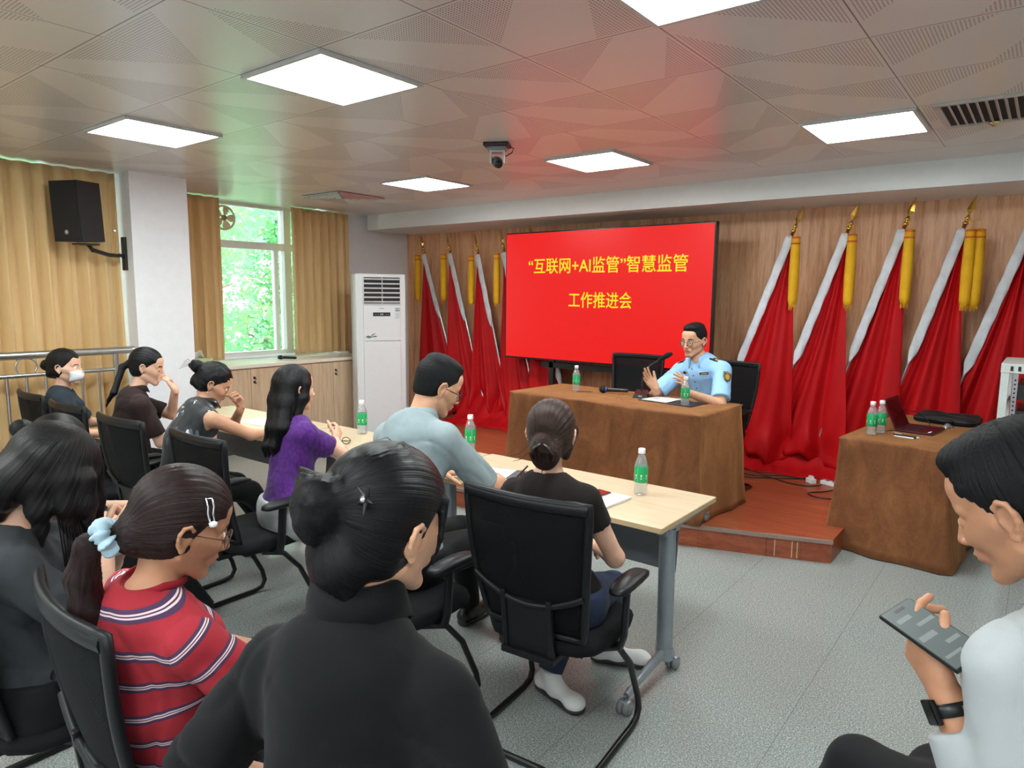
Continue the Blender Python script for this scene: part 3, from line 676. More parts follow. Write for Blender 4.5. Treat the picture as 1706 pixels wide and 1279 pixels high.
# ================================================================== SCREEN
M_SCR = emit('red_screen_glow', (1.0, 0.010, 0.010, 1), 0.95); M_TXT = emit('yellow_lettering_glow', (1.0, 0.86, 0.02, 1), 1.0); M_BEZ = plain('black_bezel', srgb(16, 18, 24), 0.25)
TW, TH = 2.41, 1.375
e = empty('display_screen', (-3.628, 6.06, 0.0), 0, 'large display showing yellow Chinese lettering on a glowing red slide', 'screen')
tz = 1.69; tilt = 0.0
m = MB(); m.bb((-TW / 2, 0.0, tz - TH / 2), (TW / 2, 0.07, tz + TH / 2), 0.004); m.build('housing', M_BEZ, e)
m = MB(); m.bb((-TW / 2 + 0.014, -0.004, tz - TH / 2 + 0.02), (TW / 2 - 0.014, 0.001, tz + TH / 2 - 0.014)); pnl = m.build('panel', M_SCR, e)
def lettering(name, body, cx, cz, size, sx, parent, depth, mat=None, off=0.006, rot=None, y=-0.0055):
    c = bpy.data.curves.new(name, 'FONT'); c.body = body; c.size = size; c.align_x = 'CENTER'; c.align_y = 'CENTER'; c.extrude = depth; c.offset = off * size
    o = bpy.data.objects.new(name, c); COL.objects.link(o); bpy.context.view_layer.update()
    dg = bpy.context.evaluated_depsgraph_get(); me = bpy.data.meshes.new_from_object(o.evaluated_get(dg)); bpy.data.objects.remove(o)
    me.materials.clear(); me.materials.append(mat or M_TXT)
    me.transform(Matrix.Translation((cx, y, cz)) @ (rot or Matrix.Identity(4)) @ Matrix.Rotation(pi / 2, 4, 'X') @ Matrix.Diagonal((sx, 1, 1, 1)))
    me.name = name; o2 = bpy.data.objects.new(name, me); COL.objects.link(o2); o2.parent = parent; return o2
lx = -3.628
lettering('slide_title', '“互联网+AI监管”智慧监管', -3.592 - lx, 2.00, 0.175, 0.93, pnl, 0.0012, off=0.006)
lettering('slide_subtitle', '工作推进会', -3.615 - lx, 1.645, 0.175, 0.86, pnl, 0.0012, off=0.006)
m = MB()
for s in (-1, 1): m.bb((s * 0.62 - 0.03, 0.07, ST + 0.06), (s * 0.62 + 0.03, 0.12, tz + 0.3), 0.004)
m.bb((-0.75, 0.07, 0.92), (0.75, 0.11, 0.98)); m.bb((-0.68, -0.04, 0.62), (0.68, 0.26, 0.645), 0.004)
m.build('stand_frame', M_BLK, e)
for s in (-1, 1):
    m = MB(); m.bb((s * 0.62 - 0.035, -0.10, ST + 0.06), (s * 0.62 + 0.035, 0.15, ST + 0.11), 0.006); f = m.build('stand_foot', M_BLK, e)
    for yy in (-0.07, 0.12):
        c = MB(); c.lathe([(0.02, -0.012), (0.03, -0.01), (0.03, 0.01), (0.02, 0.012)], (s * 0.62, yy, ST + 0.0305), 16, RY(pi / 2)); c.build('caster', M_RUB, f)

# ================================================================== RED FLAGS
t = NT('red_flag_satin'); v = t.coord(); t.base(t.ramp(t.noise(t.coord((1, 1, 0.3)), 4, 3), [(0.3, srgb(172, 10, 18)), (0.7, srgb(190, 15, 22))])); t.set(rough=0.55, sheen=0.0, spec=0.2); t.bump(t.noise(v, 300, 1), 0.05, 0.002); M_FLAG = t.m
M_SLEEVE = fabric('silvery_white_pole_sleeve', srgb(206, 208, 214), rough=0.5, bump=0.4); M_POLE = plain('steel_flag_pole', srgb(190, 192, 196), 0.3, 0.8)
M_GOLD = plain('polished_gold_finial', srgb(206, 160, 74), 0.2, 0.95); M_TAS = plain('golden_yellow_tassel', srgb(236, 176, 14), 0.7, bump=0.6, bscale=300); M_BAND = plain('orange_tassel_band', srgb(214, 92, 24), 0.6)
def flag(tip, low, side, label, seed, tassels=1, zb=ST, right=0.03, group='red flags leaning in a fan along the stage wall'):
    rnd = random.Random(seed); tx, ty, tz_ = tip; dx = (low[0] - tx) / (tip[2] - low[2]); L = tz_ - zb
    e = empty('flag', (tx + dx * L, ty, zb), 0, label, 'flag', group); ox, oy, oz = tx + dx * L, ty, zb
    P = lambda x, y, z: V((x - ox, y - oy, z - oz))
    dirn = V((dx, 0, -1)).normalized(); zt = tz_ - 0.27   # cloth starts below the finial
    top = V((tx, ty, tz_)) + V((dx, 0, -1)) * 0.27
    # pole
    m = MB(); m.tube([P(top.x - dx * 0.06, ty, top.z + 0.06), P(ox, oy, oz + 0.02)], 0.013, 10); m.build('pole', M_POLE, e)
    # finial
    rotm = V((0, 0, 1)).rotation_difference(-dirn).to_matrix(); b = P(*(top + (-dirn) * 0.04))
    m = MB(); m.lathe([(0.014, -0.03), (0.016, 0.0), (0.024, 0.008), (0.016, 0.018), (0.013, 0.04), (0.022, 0.05), (0.013, 0.06), (0.010, 0.075)], b, 14, rotm); f = m.build('finial_collar', M_GOLD, e)
    tw = rnd.uniform(-0.5, 0.5); vs = [V((0, 0, 0.07)), V((0.030, 0, 0.115)), V((0, 0.012, 0.115)), V((-0.030, 0, 0.115)), V((0, -0.012, 0.115)), V((0, 0, 0.235))]
    vs = [b + rotm @ (RZ(tw) @ q) for q in vs]; m = MB(); m.add(vs, [[0, 2, 1], [0, 3, 2], [0, 4, 3], [0, 1, 4], [5, 1, 2], [5, 2, 3], [5, 3, 4], [5, 4, 1]]); m.build('spear_head', M_GOLD, f)
    # white sleeve along the pole
    m = MB(); perp = V((side * 1.0, 0, side * dx)).normalized(); rows = []
    SL = (top.z - low[2] + 0.03) / abs(dirn.z)
    for i in range(40):
        s = SL * i / 39; c = top + dirn * s; row = []
        for k in range(9):
            a = pi * k / 8; wv = 0.036 * cos(a) * (1 + 0.05 * sin(s * 30)) * min(1, (SL - s) / 0.12 + 0.05) ; row.append(P(*(c + perp * (wv + 0.012 * side * 0) + V((0, -0.022 - 0.012 * sin(a) - 0.003 * sin(s * 23 + k), 0)))))
        rows.append(row)
    m.grid(rows); m.build('sleeve', M_SLEEVE, e, solid=0.002)
    # cloth: rays fanning out from the top of the sleeve
    a0, a1 = dx, side * right; NA, NR = 110, 46; rows = []; ph = [rnd.uniform(0, 6.28) for _ in range(8)]
    nf = 3.2 + rnd.random()
    for i in range(NA + 1):
        u = i / NA; a = a0 + (a1 - a0) * u; row = []
        hem = (0.10 + 0.055 * sin(u * 9 + ph[5]) + 0.03 * sin(u * 23 + ph[6])) * (0.3 + 0.7 * sin(pi * u) ** 0.5) if zb < 0.3 else 0.05
        hem = max(hem, 0.015)
        for j in range(NR + 1):
            v_ = j / NR; dz = (top.z - zb - hem) * v_
            spread = 1.0 + 0.10 * v_ * v_
            x = top.x + side * 0.012 + a * dz * spread; z = top.z + 0.01 - dz
            lump = math.exp(-((v_ - 0.93) / 0.06) ** 2) * 0.05 * sin(u * 13 + ph[1])
            A = 0.055 * v_ ** 0.7 + 0.01
            uu = u ** 0.8; fold = sin(2 * pi * nf * 0.62 * uu + ph[0] + 0.6 * sin(2.2 * v_ + ph[2])) + 0.42 * sin(2 * pi * nf * 1.35 * uu + ph[3] + 1.5 * v_) * (0.5 + 0.5 * v_) + 0.14 * v_ * sin(2 * pi * 6 * u + ph[4] + 2 * v_)
            y = ty + 0.005 - A * fold * 0.62 * min(1, u * 8 + 0.1) + 0.02 * v_ - lump - 0.02 * v_
            x += lump * 0.6 + 0.012 * v_ * sin(7 * v_ + ph[7] + 5 * u)
            row.append(P(x, y, z))
        rows.append(row)
    m = MB(); m.grid(rows); m.build('cloth', M_FLAG, e, solid=0.003)
    for k in range(tassels):
        c = V((top.x - dx * 0.05 + (0.045 + 0.06 * k) * (1 if side > 0 else -1) * 1.0, ty - 0.07 + 0.03 * k, top.z - 0.03 - 0.0 * k)); tl = MB()
        cc = P(*c); tl.lathe([(0.012, 0.03), (0.032, 0.02), (0.034, -0.03), (0.036, -0.10), (0.04, -0.3), (0.036, -0.52), (0.028, -0.56)], cc, 44, rip=0.07, ripn=22)
        for q in range(16):
            an = 6.28 * q / 16; tl.tube([cc + V((0.03 * cos(an), 0.03 * sin(an), -0.45)), cc + V((0.026 * cos(an), 0.026 * sin(an), -0.56 - rnd.random() * 0.05))], [0.006, 0.002], 5)
        tt = tl.build('tassel', M_TAS, e)
        bd = MB(); bd.lathe([(0.0335, 0.022), (0.036, 0.02), (0.036, 0.008), (0.0345, 0.006)], cc, 24); bd.lathe([(0.036, -0.03), (0.0375, -0.032), (0.038, -0.042), (0.036, -0.044)], cc, 24); bd.build('tassel_band', M_BAND, tt)
        cd = MB(); cd.tube([P(*(top - dirn * 0.06)), cc + V((0, 0, 0.10)), cc + V((0, 0, 0.025))], 0.003, 5); cd.build('tassel_cord', M_TAS, tt)
FL = [((-1.747, 6.3, 2.50), (-2.245, 6.3, 1.053), 1, 'red flag leaning just right of the screen, behind the officer', 1, 1),
      ((-1.322, 6.36, 2.505), (-1.756, 6.36, 1.132), 1, 'red flag second to the right of the screen, single tassel', 2, 1),
      ((-0.92, 6.42, 2.524), (-1.315, 6.42, 1.184), 1, 'red flag behind the laptop, third to the right of the screen', 3, 1),
      ((-0.521, 6.48, 2.513), (-0.882, 6.48, 1.198), 1, 'red flag with a double tassel, fourth to the right of the screen', 4, 2),
      ((-0.10, 6.54, 2.50), (-0.497, 6.54, 1.122), 1, 'red flag cut off by the right edge of the photo, above the equipment rack', 5, 1),
      ((-6.685, 6.54, 2.492), (-6.316, 6.54, 1.43), -1, 'leftmost red flag, right beside the white air conditioner', 6, 1),
      ((-6.147, 6.48, 2.485), (-5.818, 6.48, 1.406), -1, 'second red flag from the air conditioner', 7, 1),
      ((-5.618, 6.42, 2.45), (-5.324, 6.42, 1.348), -1, 'third red flag from the air conditioner', 8, 1),
      ((-5.164, 6.36, 2.46), (-4.86, 6.36, 1.348), -1, 'red flag at the left edge of the screen, its tassel just clear of it', 9, 1),
      ((-4.691, 6.3, 2.495), (-4.222, 6.3, 0.722), -1, 'red flag standing behind the screen, only its gold tip and hem showing', 10, 1)]
for (tp, lo, sd, lab, seed, nt) in FL:
    flag(tp, lo, sd, lab, seed, nt, zb=ST if tp[0] < -1 and tp[0] > -5.9 else 0.02, right=0.05)
# red cloth skirt laid along the foot of the flags
def skirt(x0, x1, yf, yb, label, seed, z0):
    rnd = random.Random(seed); ph = [rnd.uniform(0, 6) for _ in range(5)]; rows = []
    N = int((x1 - x0) * 50)
    for i in range(N + 1):
        x = x0 + (x1 - x0) * i / N; row = []
        w = 0.04 * sin(x * 5 + ph[0]) + 0.02 * sin(x * 17 + ph[1])
        for (f, z) in ((0, 0.006), (0.03, 0.012), (0.25, 0.03), (0.45, 0.07), (0.6, 0.16), (0.72, 0.27), (0.85, 0.36), (1.0, 0.42)):
            y = yf + (yb - yf) * f + w * (1 - f) + 0.018 * sin(x * 31 + ph[2]) * f; row.append((x, y, z0 + z + 0.006 * sin(x * 40 + ph[3]) * (0 < f < 0.5)))
        rows.append(row)
    m = MB(); m.grid(rows); tag(m.build('red_floor_cloth', M_FLAG, solid=0.003), label, 'cloth')
skirt(-5.78, -4.1, 6.02, 6.62, 'red cloth spread on the stage under the flags left of the screen', 3, ST)
skirt(-2.5, -1.0, 6.14, 6.62, 'red cloth spread on the stage under the flags right of the screen', 4, ST)

# ================================================================== SMALL THINGS
def bottle_mats():
    t = NT('clear_bottle_plastic'); n = t.n; tr = t.new('BsdfTransparent'); tr.inputs[0].default_value = (0.94, 0.96, 0.96, 1)
    gl = t.new('BsdfGlossy'); gl.inputs['Roughness'].default_value = 0.06; lw = t.new('LayerWeight'); lw.inputs[0].default_value = 0.35; mx = t.new('MixShader')
    df = t.new('BsdfDiffuse'); df.inputs[0].default_value = srgb(214, 224, 226); m2 = t.new('MixShader'); m2.inputs[0].default_value = 0.22
    t.lk(tr.outputs[0], m2.inputs[1]); t.lk(df.outputs[0], m2.inputs[2])
    t.lk(t.math('MULTIPLY', lw.outputs['Facing'], 0.8), mx.inputs[0]); t.lk(m2.outputs[0], mx.inputs[1]); t.lk(gl.outputs[0], mx.inputs[2]); t.lk(mx.outputs[0], n['Material Output'].inputs['Surface'])
    return t.m
M_PET = bottle_mats(); M_GRN = plain('green_bottle_label', srgb(18, 160, 92), 0.4, var=0.04); M_CAP = plain('white_bottle_cap', srgb(240, 240, 240), 0.4)
M_WHT = plain('white_print', srgb(230, 244, 236), 0.5)
def make_bottle():
    e = empty('water_bottle'); m = MB()
    m.lathe([(0.006, 0.006), (0.02, 0.003), (0.028, 0.0), (0.031, 0.006), (0.0315, 0.018), (0.0295, 0.024), (0.0315, 0.03), (0.0295, 0.036), (0.0315, 0.042), (0.0315, 0.05), (0.030, 0.055), (0.0315, 0.06), (0.0315, 0.142), (0.029, 0.155), (0.022, 0.176), (0.0155, 0.19), (0.014, 0.197), (0.014, 0.2)], n=24); m.build('bottle_body', M_PET, e)
    m = MB(); m.lathe([(0.0322, 0.062), (0.0326, 0.063), (0.0326, 0.139), (0.0322, 0.14)], n=24, caps=False); lb = m.build('label', M_GRN, e)
    m = MB()
    for k in range(8):
        a0 = k * pi / 4
        for z0, z1 in ((0.080, 0.083), (0.087, 0.089), (0.093, 0.101)):
            m.add([(0.0329 * cos(a0 + q * 0.05), 0.0329 * sin(a0 + q * 0.05), z) for z in (z0, z1) for q in range(5)], [[q, q + 1, q + 6, q + 5] for q in range(4)])
        if k % 2: m.add([(0.0329 * cos(a0 + 0.35 + q * 0.02), 0.0329 * sin(a0 + 0.35 + q * 0.02), z) for z in (0.066, 0.136) for q in range(2)], [[0, 1, 3, 2]])
    m.build('print', M_WHT, lb)
    m = MB(); m.lathe([(0.0155, 0.198), (0.0165, 0.199), (0.0165, 0.218), (0.015, 0.222), (0.004, 0.223)], n=28, rip=0.02, ripn=14); m.build('cap', M_CAP, e)
    return e
B0 = make_bottle()
for i, (x, y, z, s, lab) in enumerate(((-1.489, 2.928, 0.75, 1.02, 'water bottle with green label standing alone by the near end of the training tables'),
        (-3.637, 3.0, 0.75, 1.05, 'water bottle on the far side of the table, left of the man in grey'),
        (-2.70, 3.055, 0.75, 1.05, 'water bottle behind the right shoulder of the man in the grey polo'),
        (-3.085, 4.83, 0.90, 0.98, 'water bottle with green label at the left end of the stage desk'),
        (-2.056, 4.70, 0.90, 0.98, 'water bottle with green label right in front of the officer'),
        (-0.905, 5.20, 0.766, 1.05, 'nearer of the two green-labelled bottles on the laptop desk'),
        (-0.865, 5.30, 0.766, 1.05, 'farther of the two green-labelled bottles on the laptop desk'))):
    b = B0 if i == 0 else copy_tree(B0); b.location = (x, y, z + (0.0045 if z == 0.90 else 0)); b.scale = (s, s, s); b.rotation_euler = (0, 0, i * 1.3 + 0.4); tag(b, lab, 'bottle', 'green labelled water bottles')
DZ = 0.9065
M_PAPER = plain('white_paper', srgb(240, 240, 238), 0.7, var=0.01)
# gooseneck microphone
e = empty('desk_microphone', (-2.50, 4.87, DZ), R(20), 'black gooseneck conference microphone on the stage desk, reaching towards the officer', 'microphone')
m = MB()
m.add([(-0.06, -0.075, 0), (0.06, -0.075, 0), (0.06, 0.075, 0), (-0.06, 0.075, 0), (-0.05, -0.06, 0.03), (0.05, -0.06, 0.03), (0.045, 0.06, 0.055), (-0.045, 0.06, 0.055)], [[3, 2, 1, 0], [4, 5, 6, 7], [0, 1, 5, 4], [1, 2, 6, 5], [2, 3, 7, 6], [3, 0, 4, 7]]); m.build('base', M_BLK, e)
m = MB(); gp = [(0.0, 0.03, 0.04), (0.0, 0.03, 0.14), (0.015, 0.03, 0.20), (0.06, 0.035, 0.255), (0.12, 0.04, 0.295)]; m.tube(gp, 0.006, 8); m.build('gooseneck', M_BLK, e)
m = MB(); m.tube([(0.12, 0.04, 0.295), (0.15, 0.043, 0.315), (0.19, 0.047, 0.338), (0.225, 0.05, 0.355)], [0.011, 0.019, 0.022, 0.012], 12); m.build('foam_head', fabric('black_foam', srgb(24, 22, 24)), e)
m = MB(); m.box((0.0, -0.068, 0.018), (0.03, 0.004, 0.012), RX(-0.4)); m.build('talk_button', plain('grey_button', srgb(120, 120, 124), 0.4), e)
# handheld microphones
def handheld(name, loc, rz, z, label, col, hx=0.024, ring=None):
    e = empty(name, (loc[0], loc[1], z), rz, label, 'microphone')
    m = MB(); m.lathe([(0.004, 0.0), (0.02, 0.008), (hx, 0.03), (hx, 0.045), (0.02, 0.056), (0.018, 0.058)], (0, 0, hx), 18, RX(-pi / 2)); m.build('mic_head', plain(name + '_mesh', col, 0.5, 0.4, bump=0.5, bscale=900), e)
    m = MB(); m.lathe([(0.019, 0.056), (0.017, 0.08), (0.0145, 0.2), (0.0145, 0.235), (0.012, 0.24)], (0, 0, hx), 18, RX(-pi / 2)); m.build('mic_body', M_BLK, e)
    if ring: m = MB(); m.lathe([(0.0205, 0.054), (0.0225, 0.056), (0.0225, 0.064), (0.02, 0.066)], (0, 0, hx), 18, RX(-pi / 2)); m.build('colour_ring', ring, e)
    return e
handheld('handheld_microphone', (-2.88, 4.86), R(-72), DZ, 'black foam-topped handheld microphone lying on the stage desk', srgb(20, 20, 24), 0.032, plain('blue_ring', srgb(40, 90, 170), 0.4))
handheld('handheld_microphone', (-6.95, 4.53), R(-70), 0.945, 'handheld microphone lying on the cream worktop below the window', srgb(70, 84, 92))
# pen, notebook and papers on the stage desk
def pen(loc, rz, z, label, body, tip, r=0.0045, L=0.14, name='pen'):
    e = empty(name, (loc[0], loc[1], z), rz, label, 'pen'); m = MB(); m.tube([(-L / 2, 0, r), (L / 2 - 0.02, 0, r)], r, 8); m.build('barrel', body, e)
    m = MB(); m.tube([(L / 2 - 0.02, 0, r), (L / 2, 0, r)], [r, 0.001], 8); m.build('nib', tip, e)
    m = MB(); m.box((-L / 2 + 0.03, 0, 2 * r + 0.001), (0.045, 0.004, 0.002)); m.build('clip', tip, e); return e
pen((-2.99, 4.82), R(30), DZ, 'dark pen lying beside the bottle at the left of the stage desk', M_BLK, M_GOLD)
e = empty('document_folder', (-2.20, 4.80, DZ), R(-8), 'open black folder with white papers in front of the officer', 'folder')
m = MB(); m.box((0, 0, 0.004), (0.46, 0.24, 0.006), None, 0.002); m.build('cover', M_BLK, e)
m = MB(); m.box((-0.10, 0.0, 0.0095), (0.22, 0.20, 0.004)); m.box((-0.09, 0.005, 0.0125), (0.21, 0.19, 0.002), RZ(0.1)); m.build('paper', M_PAPER, e)
# things on the training tables
TZ = 0.7505
e = empty('notebook', (-1.575, 2.72, TZ), R(-4), 'white notebook on the near training table, under the red phone', 'notebook')
m = MB(); m.box((0, 0, 0.005), (0.17, 0.22, 0.009), None, 0.002); m.build('pages', M_PAPER, e); m = MB(); m.box((0, 0, 0.0105), (0.172, 0.222, 0.0015)); m.build('cover', M_PAPER, e)
e = empty('smartphone', (-1.63, 2.735, TZ + 0.0115), R(-8), 'smartphone in a glossy dark red case, lying on the white notebook', 'phone')
m = MB(); m.box((0, 0, 0.0045), (0.076, 0.158, 0.009), None, 0.004); m.build('case', plain('dark_red_phone_case', srgb(104, 18, 34), 0.15, var=0.02, coat=0.5), e)
m = MB(); m.box((0, 0, 0.0), (0.078, 0.16, 0.003), None, 0.001); m.xf(Matrix.Translation((0, 0, 0.003))); m.build('rim', plain('silver_phone_rim', srgb(190, 188, 190), 0.3, 0.6), e)
e = empty('clipboard', (-2.24, 2.76, TZ), R(18), 'dark grey clipboard with white paper under the hand of the man in grey', 'clipboard')
m = MB(); m.box((0, 0, 0.003), (0.32, 0.235, 0.005), None, 0.002); m.build('board', plain('dark_grey_board', srgb(74, 74, 80), 0.5), e)
m = MB(); m.box((-0.04, 0.01, 0.0065), (0.21, 0.19, 0.002)); m.build('paper', M_PAPER, e)
m = MB(); m.box((0.125, 0, 0.010), (0.03, 0.11, 0.008), None, 0.003); m.tube([(0.135, -0.03, 0.012), (0.135, -0.03, 0.022), (0.135, 0.03, 0.022), (0.135, 0.03, 0.012)], 0.0025, 6); m.build('clip', M_BLK, e)
e = empty('spectacles', (-3.48, 2.70, TZ), R(35), 'small pair of brown folded spectacles on the table beside the woman in purple', 'spectacles')
M_TORT = plain('olive_brown_frame', srgb(92, 84, 58), 0.3)
for s in (-1, 1):
    m = MB(); m.tube([(s * 0.032 + 0.026 * cos(a), 0.0, 0.024 + 0.021 * sin(a)) for a in [2 * pi * k / 18 for k in range(18)]], 0.003, 6, closed=True, up=(0, 1, 0)); m.build('rim', M_TORT, e)
    m = MB(); m.tube([(s * 0.06, 0.0, 0.028), (s * 0.055, 0.03, 0.02), (s * -0.05, 0.035 + 0.008 * s, 0.01)], 0.0025, 6); m.build('temple', M_TORT, e)
e = empty('paper_sheet', (-4.55, 2.80, TZ), R(5), 'white paper sheets on the far training table before the woman in the floral blouse', 'paper')
m = MB(); m.box((0, 0, 0.0015), (0.30, 0.21, 0.002)); m.box((0.03, 0.02, 0.0035), (0.29, 0.205, 0.0015), RZ(0.15)); m.build('sheets', M_PAPER, e)
# tissue box on the worktop
e = empty('tissue_box', (-6.86, 3.56, 0.945), R(10), 'pale green tissue box with a white tissue on the worktop, by the left curtain', 'tissue box')
m = MB(); m.box((0, 0, 0.04), (0.12, 0.22, 0.08), None, 0.004); m.build('box', plain('pale_green_card', srgb(196, 208, 160), 0.6), e)
m = MB(); P = []
for i in range(9):
    P.append([(0.02 * sin(i * 0.9 + j) + (0.01 * j - 0.03), -0.06 + 0.12 * i / 8 * (1 - 0.05 * j), 0.078 + 0.02 * j + 0.012 * sin(i * 1.3 + j * 0.7)) for j in range(5)])
m.grid(P); m.build('tissue', M_PAPER, e, solid=0.001)
# ---- laptop desk things
LZ = 0.7665
M_MAR = plain('dark_maroon_laptop', srgb(62, 16, 28), 0.3, 0.2, var=0.02)
e = empty('laptop', (-0.66, 5.60, LZ), R(84), 'open dark maroon laptop with its screen facing right, on the laptop desk', 'laptop')
# local: hinge at -y side of user ... base extends towards +x user after rotation
m = MB(); m.box((0, 0.0, 0.009), (0.34, 0.235, 0.016), None, 0.004); bs = m.build('base', M_MAR, e)
m = MB()
for r in range(5):
    for k in range(13): m.box((-0.15 + k * 0.025, 0.075 - r * 0.022, 0.0175), (0.02, 0.017, 0.002))
m.build('keyboard', plain('black_keys', srgb(46, 20, 28), 0.5), bs)
m = MB(); m.box((0, -0.07, 0.0174), (0.10, 0.06, 0.0008)); m.build('touchpad', plain('touchpad', srgb(40, 12, 20), 0.3), bs)
m = MB(); m.box((-0.13, -0.085, 0.0175), (0.03, 0.014, 0.001)); m.box((-0.09, -0.085, 0.0175), (0.022, 0.014, 0.001)); m.build('sticker', M_WHT, bs)
m = MB(); m.box((0, 0.0, 0.115), (0.34, 0.008, 0.225), None, 0.003); m.xf(Matrix.Translation((0, 0.117, 0.012)) @ Matrix.Rotation(-0.42, 4, 'X')); ld = m.build('lid', M_MAR, e)
m = MB(); m.box((0, -0.0045, 0.118), (0.31, 0.001, 0.19)); m.xf(Matrix.Translation((0, 0.117, 0.012)) @ Matrix.Rotation(-0.42, 4, 'X')); m.build('display', plain('dark_reflective_display', srgb(20, 10, 14), 0.1), ld)
e = empty('laptop_bag', (-0.55, 6.12, LZ), R(-10), 'black laptop bag lying flat at the back of the laptop desk', 'bag')
P = []
for i in range(30):
    a = 2 * pi * i / 30; k = 1 / (abs(cos(a)) ** 5 + abs(sin(a)) ** 5) ** 0.2
    P.append([(0.21 * k * cos(a) * q, 0.15 * k * sin(a) * q, z * (1 + 0.1 * sin(3 * a))) for q, z in ((0, 0), (0.95, 0.0), (1.0, 0.02), (0.99, 0.045), (0.9, 0.062), (0.5, 0.07), (0, 0.068))])
m = MB(); m.grid(P, closed=True); bd = m.build('body', fabric('black_nylon', srgb(20, 20, 23), rough=0.6), e)
m = MB(); m.tube([(-0.08, -0.15, 0.035), (-0.07, -0.19, 0.04), (0.07, -0.19, 0.035), (0.08, -0.15, 0.035)], 0.008, 8); m.build('handle', M_BLK, e)
m = MB(); m.tube([(0.212 * cos(a) / (abs(cos(a)) ** 5 + abs(sin(a)) ** 5) ** 0.2, 0.152 * sin(a) / (abs(cos(a)) ** 5 + abs(sin(a)) ** 5) ** 0.2, 0.035) for a in [2 * pi * k / 40 for k in range(40)]], 0.003, 6, closed=True, up=(0, 0, 1)); m.build('zip', plain('dark_zip', srgb(60, 60, 62), 0.4), e)
e = empty('computer_mouse', (-0.52, 5.86, LZ), R(70), 'silver and black computer mouse behind the laptop', 'mouse')
P = []
for i in range(20):
    a = 2 * pi * i / 20; P.append([(0.05 * cos(a) * q, 0.03 * sin(a) * q, 0.002 + 0.032 * (1 - q ** 2.2) * (1 - 0.3 * cos(a) * q)) for q in (1.0, 0.95, 0.8, 0.6, 0.35, 0.0)])
m = MB(); m.grid(P, closed=True); m.build('shell', plain('silver_mouse', srgb(150, 152, 158), 0.3, 0.5), e); m = MB(); m.box((0, 0, 0.004), (0.075, 0.056, 0.006), None, 0.003); m.build('underside', M_BLK, e)
pen((-0.70, 5.28), R(-15), LZ, 'thick black marker lying in front of the laptop', M_BLK, M_WHT, 0.007, 0.17, 'marker')
pen((-0.70, 5.235), R(-9), LZ, 'white pen with black tip next to the black marker', M_PAPER, M_BLK, 0.0045, 0.14)
m = MB(); m.tube([(-0.88, 5.36, LZ + 0.004), (-0.84, 5.42, LZ + 0.004), (-0.79, 5.46, LZ + 0.006), (-0.76, 5.5, LZ + 0.01)], 0.003, 6)
tag(m.build('laptop_cable', M_BLK), 'thin black cable running from the bottles to the laptop', 'cable')
m = MB(); m.tube([(-0.80, 5.76, LZ + 0.12), (-0.70, 5.80, LZ + 0.10), (-0.64, 5.82, LZ + 0.04), (-0.62, 5.80, LZ + 0.006)], 0.003, 6)
tag(m.build('laptop_cable', M_BLK), 'black cable hanging behind the laptop lid', 'cable')
# ---- rack at the right edge
e = empty('equipment_rack', (0.10, 5.72, 0.0), 0, 'pale grey open equipment rack at the right edge, behind the laptop desk', 'rack')
M_RK = plain('pale_grey_rack', srgb(206, 210, 208), 0.4, 0.1)
m = MB(); m.bb((-0.32, -0.32, 1.235), (0.32, 0.32, 1.295), 0.004); tpp = m.build('top', M_RK, e)
m = MB()
for k in range(14): m.bb((-0.27 + k * 0.04, -0.322, 1.25), (-0.255 + k * 0.04, -0.3195, 1.28))
m.build('vent_slots', M_BLK, tpp)
for sx in (-1, 1):
    for sy in (-1, 1):
        m = MB(); m.bb((sx * 0.295 - 0.022, sy * 0.295 - 0.022, 0.0), (sx * 0.295 + 0.022, sy * 0.295 + 0.022, 1.24)); pst = m.build('post', M_RK, e)
        if sy < 0:
            m = MB(); m.bb((sx * 0.24 - 0.014, sy * 0.26 - 0.004, 0.06), (sx * 0.24 + 0.014, sy * 0.26, 1.23), mi=0)
            for k in range(40): m.bb((sx * 0.24 - 0.005, sy * 0.26 - 0.006, 0.09 + k * 0.028), (sx * 0.24 + 0.005, sy * 0.26 - 0.0035, 0.10 + k * 0.028), mi=1)
            m.build('mounting_strip', [M_POLE, M_BLK], pst)
m = MB(); m.bb((-0.31, -0.31, 0.03), (0.31, 0.31, 0.07)); m.bb((-0.31, -0.31, 1.0), (-0.28, 0.31, 1.03)); m.build('base', M_RK, e)
for (z, h, lab) in ((1.06, 0.10, 'black rack amplifier with a blue indicator light, top of the equipment rack'), (0.86, 0.13, 'black rack unit in the middle of the equipment rack'), (0.55, 0.18, 'black rack unit low in the equipment rack')):
    u = empty('rack_unit', (0.10, 5.72, z), 0, lab, 'audio device', 'devices in the equipment rack')
    m = MB(); m.bb((-0.225, -0.27, 0), (0.225, 0.22, h), 0.003); m.build('chassis', M_BLK, u)
    m = MB(); m.bb((-0.19, -0.274, h * 0.6), (-0.10, -0.2695, h * 0.68)); m.build('indicator', emit('blue_indicator', (0.05, 0.25, 1, 1), 1.5), u)
    m = MB()
    for k in range(4): m.lathe([(0.012, 0), (0.011, 0.012), (0.004, 0.013)], (0.0 + k * 0.045, -0.27, h * 0.4), 12, RX(pi / 2))
    m.build('knob', M_GREYP, u)
    u.location.z += 0.0
e = empty('switch_box', (0.06, 5.62, 1.296), R(5), 'small pale grey switch box standing on top of the equipment rack', 'device')
m = MB(); m.box((0, 0, 0.03), (0.26, 0.18, 0.05), None, 0.006); m.build('shell', M_RK, e); m = MB(); m.box((0, 0, 0.0035), (0.22, 0.15, 0.006)); m.build('foot_pad', M_BLK, e)
